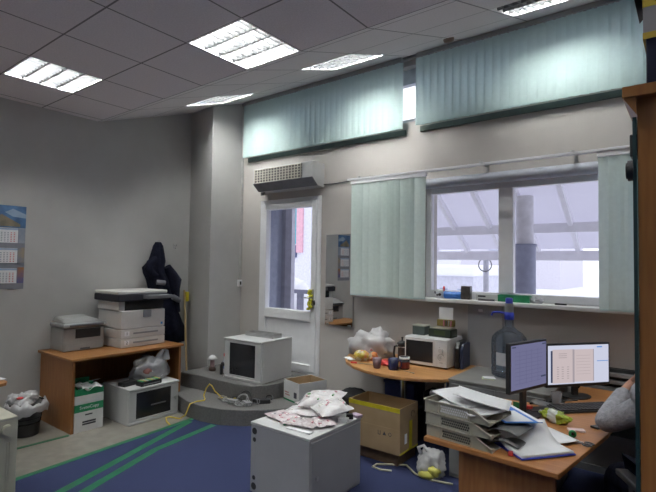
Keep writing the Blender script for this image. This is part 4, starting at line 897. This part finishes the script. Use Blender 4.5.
# keyboard
t = thing('keyboard', 'black keyboard in front of the right monitor', 'keyboard', (-.60,3.55,DZ), R(48))
obj('base', MB().prof([(-.07,0),(.07,0),(.07,.022),(-.07,.012)],-.22,.22), BLACK, t, .003)
m = MB()
for r_ in range(5):
    for c in range(15): m.box(-.205+.0275*c,-.182+.0275*c,-.058+.024*r_,-.038+.024*r_,.012+.0016*r_,.021+.002*r_)
ks = obj('keys', m, mat('key_black',(.03,.03,.032),.5), t)
# cables behind the monitors
for P, lb in (([(-.80,3.42,.715),(-.84,3.50,.715),(-.90,3.56,.715),(-.82,3.62,.716),(-.74,3.66,.715),(-.66,3.72,.72)],'black cable looping on the desk between the monitors'),([(-.90,3.44,.713),(-.85,3.56,.713),(-.78,3.60,.713),(-.70,3.58,.713),(-.62,3.66,.715)],'second black cable on the desk by the right monitor stand')):
    single('monitor_cable', MB().tube(P,.006,6), BLACK, lb, 'cable', group='cables by the monitors')
# grille heater / radiator behind the right monitor
t = thing('wall_radiator', 'dark slatted radiator under the window behind the right monitor', 'radiator', (-.80,D-.12,.34))
m = MB()
for k in range(4): m.box(0,1.4,0,.05,.30+.055*k,.325+.055*k)
obj('slats', m, mat('radiator_grey',(.24,.24,.25),.5), t); obj('casing', MB().box(0,1.4,.05,.118,.0,.515), BLACKM, t)
# paper trays
GT = mat('grey_green_plastic', (.42,.40,.325), .5, var=.03)
def letter_tray(label, z, dx):
    t = thing('letter_tray', label, 'letter tray', (-1.18+dx,2.455,z), R(-6), 'stacked letter trays')
    h = .064; Wd, Dp = .365, .27
    obj('bottom', MB().box(.01,Wd,.01,Dp-.01,0,.004), GT, t)
    m = MB()
    # long sides, cut down towards the open front
    for y in (0, Dp-.004):
        m.add([(x,y+q,zz) for q in (0,.004) for x,zz in ((0,0),(Wd,0),(Wd,.018),(Wd-.085,h),(-.008,h))],[(0,1,2,3,4),(9,8,7,6,5)]+[(i,5+i,5+(i+1)%5,(i+1)%5) for i in range(5)])
        m.box(-.01,Wd-.085,y-.008 if y==0 else y,y+.004 if y==0 else y+.012,h-.004,h)
        for x in (.075,.255): m.box(x,x+.006,y-.006 if y==0 else y,y+.004 if y==0 else y+.01,0,h)
    m.box(-.008,0,0,Dp,0,h); m.box(-.018,0,0,Dp,h-.004,h)
    m.add([(Wd-.085,-.008,h-.004),(Wd,-.008,.016),(Wd,-.008,.022),(Wd-.085,-.008,h),(Wd-.085,.004,h-.004),(Wd,.004,.016),(Wd,.004,.022),(Wd-.085,.004,h)],[(3,2,1,0),(4,5,6,7),(0,1,5,4),(1,2,6,5),(2,3,7,6),(3,0,4,7)])
    m.box(Wd-.02,Wd+.004,0,.03,0,.02)
    obj('frame', m, GT, t)
    m = MB()
    for i in range(14):
        for j in range(3): m.box(.09+.0115*i+(.005 if j%2 else 0),.0975+.0115*i+(.005 if j%2 else 0),-.0012,0,.012+.013*j,.022+.013*j)
    obj('side_slots', m, BLACKM if z < .82 else PAPER, t)
    return t
for k, nm in enumerate(('bottom letter tray of the grey stack at the desk corner','middle letter tray of the grey stack at the desk corner','top letter tray of the grey stack, full of papers')):
    letter_tray(nm, DZ+.0655*k, -.006*k)
def paper(label, x, y, z, a, w_=.21, d_=.297, curl=.006, mt=PAPER, rx=0, ry=0, seed=0, name='paper_sheet', cat='paper'):
    return single(name, MB().sheet(w_,d_,lambda u,v: curl*(math.sin(3.1*u+seed)+math.sin(2.3*v+seed*2))+2.1*curl,10,10), mt, label, cat, (x,y,z), (rx,ry,R(a)))
for k in range(2):
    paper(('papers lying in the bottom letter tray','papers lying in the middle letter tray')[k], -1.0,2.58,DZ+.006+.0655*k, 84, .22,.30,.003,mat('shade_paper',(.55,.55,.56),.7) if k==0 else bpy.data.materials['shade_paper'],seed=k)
for k,(dx,dy,dz,a,ry,lb) in enumerate([(0,0,.012,80,-4,'lowest white sheet in the top letter tray'),(-.05,.05,.050,62,-5,'white sheet fanned to the left in the top letter tray'),(.07,.03,.075,102,-3,'uppermost white sheet with a pen mark in the top letter tray'),(.03,.0,.040,52,-4,'white sheet at the back of the top letter tray')]):
    paper(lb,-1.0+dx,2.57+dy,DZ+.131+dz,a,.21,.29,.007,PAPER,R((4,7,9,4)[k]),R(ry),k)
obj('pen_mark', MB().tube([(0,.0,.040),(.012,.02,.040)],.0012,4), INK, [o for o in col.objects if o.get('label','').startswith('uppermost white sheet')][0])
t = thing('printed_folder', 'blue and green printed folder sticking out of the top letter tray', 'folder', (-.83,2.72,DZ+.125), (R(2),R(3),R(50)))
obj('cover', MB().box(-.11,.11,-.15,.15,0,.004), LBLUE, t); obj('green_field', MB().box(-.11,.0,.02,.15,.004,.0046), BOXG, t); obj('white_border', MB().box(.085,.11,-.15,.15,.004,.005).box(-.11,.085,.13,.15,.004,.005), PAPER, t); obj('white_sheet', MB().box(-.10,.06,-.14,.03,.005,.006), PAPER, t)
# dark things drooping from the trays
for z, lb in ((DZ+.07,'grey folded booklet bulging from the middle tray'),(DZ+.012,'dark folded booklet bulging from the bottom tray')):
    single('folded_booklet', MB().sheet(.16,.20,lambda u,v: .012+.03*math.sin(math.pi*u)*(.6+.4*v),10,6,th=.006), mat('booklet_grey',(.13,.13,.13),.5) if 'booklet_grey' not in bpy.data.materials else bpy.data.materials['booklet_grey'], lb, 'booklet', (-.78,2.60,z), R(-6), 'booklets in the letter trays')
# loose papers
paper('white sheet on the desk beside the letter trays', -.80,2.86,DZ+.004,70,.21,.297,.004,seed=1)
paper('white sheet under the folder near the desk edge', -.66,2.84,DZ+.012,58,.19,.26,.003,seed=3)
paper('white sheet by the tray stack at the desk middle', -.90,2.74,DZ+.010,40,.21,.297,.004,seed=5)
t = thing('blue_folder', 'white paper pile in a blue folder at the front corner of the desk', 'folder', (-.665,2.61,DZ+.002), R(-38))
obj('cover', MB().sheet(.23,.31,lambda u,v:.002,4,4,th=.004), BLUE, t)
obj('papers', MB().sheet(.215,.30,lambda u,v:.008+.045*max(0,.55-u)**2*3.2,14,8,th=.006), PAPER, t)
obj('curled_sheet', MB().sheet(.215,.30,lambda u,v:.017+.085*max(0,.6-u)**2*3.0,14,8,th=.001), PAPER, t)
single('red_clip', MB().box(-.012,.012,-.012,.012,0,.02), RED, 'small red clip at the desk edge beside the blue folder', 'clip', (-.735,2.455,DZ), R(20), bevel=.004)
# clutter
t = thing('chip_packet', 'yellow-green see-through packet in front of the keyboard', 'packet', (-.69,3.17,DZ), R(-28))
obj('film', MB().ball((0,0,.030),(.095,.042,.036),4,amp=.45,freq=2.5,seed=41,floor=.0), spotted('packet_print',[(.40,.50,.06),(.60,.62,.55),(.50,.55,.12),(.35,.42,.10),(.66,.66,.62)],14,.2), t)
single('red_notebook', MB().box(-.07,.07,-.10,.10,0,.012), mat('dark_red_cover',(.14,.025,.04),.4), 'dark red notebook lying behind the papers', 'notebook', (-.86,3.10,DZ), R(50), bevel=.002)
single('dark_notebook', MB().box(-.08,.08,-.11,.11,0,.010), mat('dark_cover',(.06,.035,.05),.4), 'dark notebook lying under the chip packet', 'notebook', (-.80,3.13,DZ+.0005), R(20), bevel=.002) if False else None
single('colour_stapler', MB().prof([(-.02,0),(.02,0),(.02,.03),(-.02,.04)],-.07,.0).prof([(-.02,0),(.02,0),(.02,.03),(-.02,.035)],0,.05,1), [BOXG, RED], 'small green and red box below the left monitor', 'box', (-.90,3.30,DZ), R(-15), bevel=.004)
single('black_tray', MB().box(-.10,.10,-.05,.05,0,.016), BLACK, 'flat black item below the left monitor', 'device', (-.80,3.34,DZ), R(48), bevel=.004)
single('clear_bag', MB().ball((0,0,.012),(.08,.04,.016),3,amp=.4,freq=3,seed=44,floor=0), CLEARF, 'crumpled clear bag between the two monitors', 'bag', (-.83,3.47,DZ), R(-20))
t = thing('clear_cup', 'clear plastic cup in front of the right monitor', 'cup', (-.76,3.56,DZ)); obj('cup', MB().lathe([(.025,0),(.028,.01),(.035,.085)],n=20,cap=False), CLEARF, t)
single('pink_eraser', MB().box(-.045,.045,-.022,.022,0,.012), mat('pink_note',(.70,.55,.55),.6), 'pinkish sticky pad on the bare desk right of the papers', 'notes', (-.55,3.06,DZ), R(25), bevel=.003)
t = thing('phone', 'small dark phone near the desk edge below the keyboard', 'phone', (-.455,3.22,DZ), R(-30)); obj('case', MB().box(-.025,.025,-.05,.05,0,.012), BLACK, t, .005); obj('display', MB().box(-.02,.02,.0,.042,.012,.0125), DARKGLASS, t)
t = thing('tape_roll', 'small roll of green tape on the desk', 'tape', (-.545,2.93,DZ), R(20)); obj('roll', MB().tube([(.014*math.cos(k*math.pi/10),0,.021+.014*math.sin(k*math.pi/10)) for k in range(20)],.007,8,closed=True), mat('green_roll',(.02,.25,.08),.3), t); obj('core', MB().cyl((0,-.006,.021),(0,.006,.021),.008,16), BLACK, t)
t = thing('scissors', 'pair of grey scissors lying on the desk beside the blue folder', 'scissors', (-.50,2.86,DZ+.004), R(-10))
obj('blade', MB().box(-.11,.02,-.006,.004,0,.004), STEEL, t); obj('blade', MB().box(-.11,.02,-.002,.009,.004,.007), STEEL, t, rot=R(5))
obj('handle', MB().tube([(.045+.022*math.cos(k*math.pi/8),-.018+.013*math.sin(k*math.pi/8),.004) for k in range(16)],.004,6,closed=True).tube([(.045+.022*math.cos(k*math.pi/8),.018+.013*math.sin(k*math.pi/8),.004) for k in range(16)],.004,6,closed=True), DGREY, t)
t = thing('pencil', 'pencil lying behind the keyboard edge', 'pencil', (-.47,3.42,DZ), R(75)); obj('shaft', MB().cyl((-.08,0,.005),(.07,0,.005),.004,6), LGREY, t)
# ================================================================== TALL CABINET (right edge)
t = thing('tall_cabinet', 'tall brown wooden cabinet with a glass door at the right edge', 'cabinet', (-.122,1.50,.007))
obj('carcass', MB().box(.004,.42,0,.018,0,2.09).box(.004,.42,.732,.75,0,2.09).box(.40,.42,.018,.732,0,2.09).box(.004,.40,.018,.732,0,.05), WOODC, t)
obj('top', MB().box(-.028,.44,-.025,.775,2.09,2.12), WOODC, t, .002)
obj('cornice', MB().prism([(-.026,2.09),(.004,2.09),(.004,2.042)],-.775,.02,M=Matrix.Rotation(R(90),4,'X')), WOODC, t)
GD = glass('blue_green_glass', (.55,.72,.74), .08)
dr = obj('glass_door', MB().box(-.006,.001,.002,.748,.9,2.04), GD, t)
obj('wooden_door', MB().box(-.014,.003,.002,.748,.05,.895), WOODC, t)
obj('glass_edge', MB().box(-.007,.002,-.003,.002,.9,2.04), mat('glass_edge_green', (.010,.035,.042), .3), dr)
for z in (1.965,1.0): obj('hinge', MB().box(-.014,.004,-.002,.05,z-.03,z+.03), BLACK, dr, .003)
obj('door_knob', MB().cyl((-.006,.02,1.90),(-.020,.02,1.90),.028,20).cyl((-.020,.02,1.90),(-.024,.02,1.90),.022,20), BLACK, dr)
for z in (.9,1.3,1.7): obj('shelf', MB().box(.006,.40,.02,.73,z-.018,z), WOODC, t)
t = thing('product_carton', 'dark blue carton with grey and yellow bands on top of the tall cabinet', 'box', (-.098,1.52,2.127))
NV = mat('dark_navy_print', (.004,.005,.022), .5, spec=.2)
obj('carton', MB().box(0,.34,0,.26,0,.34), NV, t, .003)
obj('grey_band', MB().box(-.006,.342,-.002,.262,.152,.222), mat('grey_print', (.30,.29,.31), .5), t); obj('yellow_band', MB().box(-.007,.343,-.003,.263,.135,.152), mat('yellow_print', (.55,.38,.04), .5), t); obj('yellow_band', MB().box(-.007,.343,-.003,.263,.222,.245), mat('yellow_print2', (.55,.42,.04), .5), t)
obj('flap', MB().prof([(.0,.34),(.26,.34),(.26,.335),(.0,.335)],0,.34).add([(0,0,.34),(0,.26,.34),(-.03,.26,.30),(-.03,0,.30),(0,0,.335),(0,.26,.335),(-.033,.26,.295),(-.033,0,.295)],[(0,1,2,3),(7,6,5,4),(0,3,7,4),(1,5,6,2),(2,6,7,3)]), NV, t)

# ================================================================== OFFICE CHAIR + PERSON
F = Vector((-.5,.866,0)); LF = Vector((-.866,-.5,0)); P0 = Vector((-.02,2.84,0))
t = thing('office_chair', 'black office chair the seated person sits on, behind the tall cabinet', 'chair', (P0.x,P0.y,.007), R(30))
m = MB(); 
obj('seat', MB().box(-.24,.24,-.22,.25,.385,.45), NAVY, t, .03)
obj('backrest', MB().box(-.21,.21,-.30,-.245,.56,.98), NAVY, t, .025); obj('back_support', MB().box(-.03,.03,-.32,-.295,.36,.75).box(-.03,.03,-.32,-.0,.36,.385), BLACK, t)
for x in (-.25,.25): obj('armrest', MB().box(x-.03,x+.03,-.12,.14,.60,.63).box(x-.02,x+.02,-.03,.03,.42,.60), BLACK, t, .008)
obj('gas_lift', MB().cyl((0,0,.10),(0,0,.385),.025,16), BLACK, t)
for k in range(5):
    a = 2*math.pi*k/5+.3; c, s_ = math.cos(a), math.sin(a)
    lg = obj('leg', MB().tube([(0,0,.12),(c*.28,s_*.28,.075)],.02,8), BLACK, t); obj('caster', MB().cyl((c*.28-s_*.02,s_*.28+c*.02,.028),(c*.28+s_*.02,s_*.28-c*.02,.028),.028,14).cyl((c*.28,s_*.28,.03),(c*.28,s_*.28,.075),.01,8), BLACK, lg)

def skin(name, verts, edges, rad, mtl, root, parent, sub=2):
    me = bpy.data.meshes.new(name); me.from_pydata([tuple(v) for v in verts], edges, []); me.update()
    bm = bmesh.new(); bm.from_mesh(me); ly = bm.verts.layers.skin.verify(); bm.verts.ensure_lookup_table()
    for v, r_ in zip(bm.verts, rad):
        v[ly].radius = r_ if isinstance(r_, tuple) else (r_, r_)
        v[ly].use_root = (v.index == root)
    bm.to_mesh(me); bm.free()
    o = bpy.data.objects.new(name, me); col.objects.link(o); me.materials.append(mtl)
    s_ = o.modifiers.new('skin', 'SKIN'); s_.use_smooth_shade = True
    b = o.modifiers.new('sub', 'SUBSURF'); b.levels = b.render_levels = sub
    # bake the modifiers, so the body is one plain mesh
    dg = bpy.context.evaluated_depsgraph_get(); me2 = bpy.data.meshes.new_from_object(o.evaluated_get(dg)); o.modifiers.clear(); o.data = me2
    for p in me2.polygons: p.use_smooth = True
    if parent: o.parent = parent
    return o
V3 = Vector
pel = P0+V3((0,0,.55)); spi = pel+F*.05+V3((0,0,.20)); che = pel+F*.12+V3((0,0,.38)); nkb = pel+F*.16+V3((0,0,.50)); nk = nkb+F*.05+V3((0,0,.07)); hd = nk+F*.03+V3((0,0,.07))
sL = V3((-.16,2.92,.965)); sR = nkb-LF*.18+V3((0,0,-.05))
eL = V3((-.425,3.07,.765)); wL = V3((-.315,3.275,.955)); hL = V3((-.27,3.30,1.02))
eR = V3((.06,3.28,.84)); wR = V3((-.21,3.25,.855)); hR = V3((-.275,3.235,.86))
hpL = pel+LF*.09+V3((0,0,-.02)); hpR = pel-LF*.09+V3((0,0,-.02))
kL = hpL+F*.42+LF*.05+V3((0,0,-.02)); kR = hpR+F*.42-LF*.05+V3((0,0,-.02))
aL = kL+F*.02+V3((0,0,-.42)); aR = kR+F*.02+V3((0,0,-.42)); tL = aL+F*.15+V3((0,0,-.045)); tR = aR+F*.15+V3((0,0,-.045))
MIDL = sL.lerp(eL,.5); FML = eL.lerp(wL,.35); MIDR = sR.lerp(eR,.5); FMR = eR.lerp(wR,.35)
per = thing('person', 'person in a grey sweater seated at the desk, resting an elbow on it', 'person', (0,0,0))
bv = [pel,spi,che,nkb,nk, sL,MIDL,eL,FML,wL,hL, sR,MIDR,eR,FMR,wR,hR, hpL,kL,aL,tL, hpR,kR,aR,tR]
be = [(0,1),(1,2),(2,3),(3,4),(3,5),(5,6),(6,7),(7,8),(8,9),(9,10),(3,11),(11,12),(12,13),(13,14),(14,15),(15,16),(0,17),(17,18),(18,19),(19,20),(0,21),(21,22),(22,23),(23,24)]
brd = [.13,.12,.11,.05,.050, .045,.042,.042,.044,.028,(.038,.018), .045,.042,.042,.044,.028,(.038,.018), .085,.058,.040,.035, .085,.058,.040,.035]
body = skin('body', bv, be, brd, SKIN, 0, per)
# head, ears, nose and fingers are joined into the same body mesh
m = MB()
Hc = hd+V3((0,0,.09)); Mh = Matrix.Translation(Hc) @ Matrix.Rotation(R(30),4,'Z') @ Matrix.Rotation(R(-12),4,'X')
hv = MB().ball((0,0,0),(.074,.095,.115),3)
def shape(p):
    x, y, z = p
    if z < -.02: x *= 1-.35*min(1,(-z-.02)/.1); 
    if z < -.03 and y < 0: y *= .8
    return (x,y,z)
m.add([shape(p) for p in hv.v], hv.f, 0, True, Mh)
m.ball((0,.100,-.015),(.014,.022,.026),2,M=Mh); m.ball((.077,0,-.01),(.012,.024,.034),2,M=Mh); m.ball((-.077,0,-.01),(.012,.024,.034),2,M=Mh); m.ball((0,.085,-.062),(.026,.012,.008),2,M=Mh)
def fingers(w_, h_, palm_side, curl, across):
    d = (h_-w_).normalized(); ac = across - d*across.dot(d); ac.normalize(); nrm = d.cross(ac); nrm = nrm if nrm.dot(palm_side) > 0 else -nrm
    base = h_+d*.012
    for k, L in enumerate((.070,.078,.073,.058)):
        b = base+ac*(-.027+.018*k); p = [b-d*.02]; cur = b; an = .0
        for q in range(3):
            an += curl; dd = d*math.cos(an)+nrm*math.sin(an); p.append(cur); cur = cur+dd*L*(.42,.32,.26)[q]
        p.append(cur); m.tube(p, .008, 8, radii=[.009,.0092,.0085,.0078,.0062]); m.ball(tuple(cur),(.0062,)*3,1)
    b = w_.lerp(h_,.55)-ac*.022; dd = (d*.6-ac*.75+nrm*.35).normalized(); p = [b, b+dd*.03, b+dd*.055+d*.006, b+dd*.07+d*.02]; m.tube(p, .009, 8, radii=[.013,.011,.0095,.007]); m.ball(tuple(p[-1]),(.007,)*3,1)
fingers(wL, hL, V3((.6,-.3,.2)), .55, V3((.3,.9,-.2)))
fingers(wR, hR, V3((0,0,-1)), .35, V3((0,1,0)))
me = m.mesh('head', SKIN); bm = bmesh.new(); bm.from_mesh(body.data); bm.from_mesh(me); bm.to_mesh(body.data); bm.free(); bpy.data.meshes.remove(me)
for p in body.data.polygons: p.use_smooth = True
m = MB()
for x in (-.03,.03): m.ball((x,.083,.008),(.011,.008,.007),2,M=Mh)
obj('eyes', m, mat('eye_white', (.7,.7,.7), .2), per); m = MB()
for x in (-.03,.03): m.ball((x,.089,.008),(.005,.004,.005),1,M=Mh)
obj('pupils', m, BLACK, per)
hv = MB().ball((0,-.012,.022),(.083,.100,.112),3,amp=.05,freq=6,seed=2); m = MB()
keep = [f for f in hv.f if not all(hv.v[i][1] > .045 and hv.v[i][2] < .075 for i in f) and not all(hv.v[i][2] < -.05 for i in f)]
m.add(hv.v, keep, 0, True, Mh); obj('hair', m, HAIR, per)
up_ = lambda r_: r_+.014
skin('sweater', [pel,spi,che,nkb+V3((0,0,-.01)), sL,MIDL,eL,FML,wL-(wL-eL)*.05, sR,MIDR,eR,FMR,wR-(wR-eR)*.05], [(0,1),(1,2),(2,3),(3,4),(4,5),(5,6),(6,7),(7,8),(3,9),(9,10),(10,11),(11,12),(12,13)],
     [.155,.150,.175,.135,.085,.066,.058,.058,.044,.085,.066,.058,.058,.044], GCLOTH, 0, per)
Ms = Matrix.Translation(nkb+V3((0,0,-.035))) @ Matrix.Rotation(R(30),4,'Z')
obj('sweater_yoke', MB().ball((0,-.01,-.01),(.20,.120,.095),3,M=Ms).tube([(.062*math.cos(k*math.pi/12),.015+.062*math.sin(k*math.pi/12),.085) for k in range(24)],.022,8,closed=True,M=Ms), GCLOTH, per)
skin('vest', [pel+V3((0,0,-.01)),spi,che,nkb+V3((0,0,-.04))], [(0,1),(1,2),(2,3)], [.185,.172,.190,.12], mat('dark_teal_vest', (.03,.045,.05), .8), 0, per)
skin('trousers', [pel,hpL,kL,aL+V3((0,0,-.03)),hpR,kR,aR+V3((0,0,-.03))], [(0,1),(1,2),(2,3),(0,4),(4,5),(5,6)], [.19,.115,.085,.068,.115,.085,.068], NAVY, 0, per)
for a_, t_ in ((aL,tL),(aR,tR)): skin('shoe', [a_+V3((0,0,-.01)),a_+V3((0,0,-.045)),a_+F*.07+V3((0,0,-.055)),t_+F*.02+V3((0,0,-.01))], [(0,1),(1,2),(2,3)], [.058,.062,.052,.046], BLACK, 1, per)
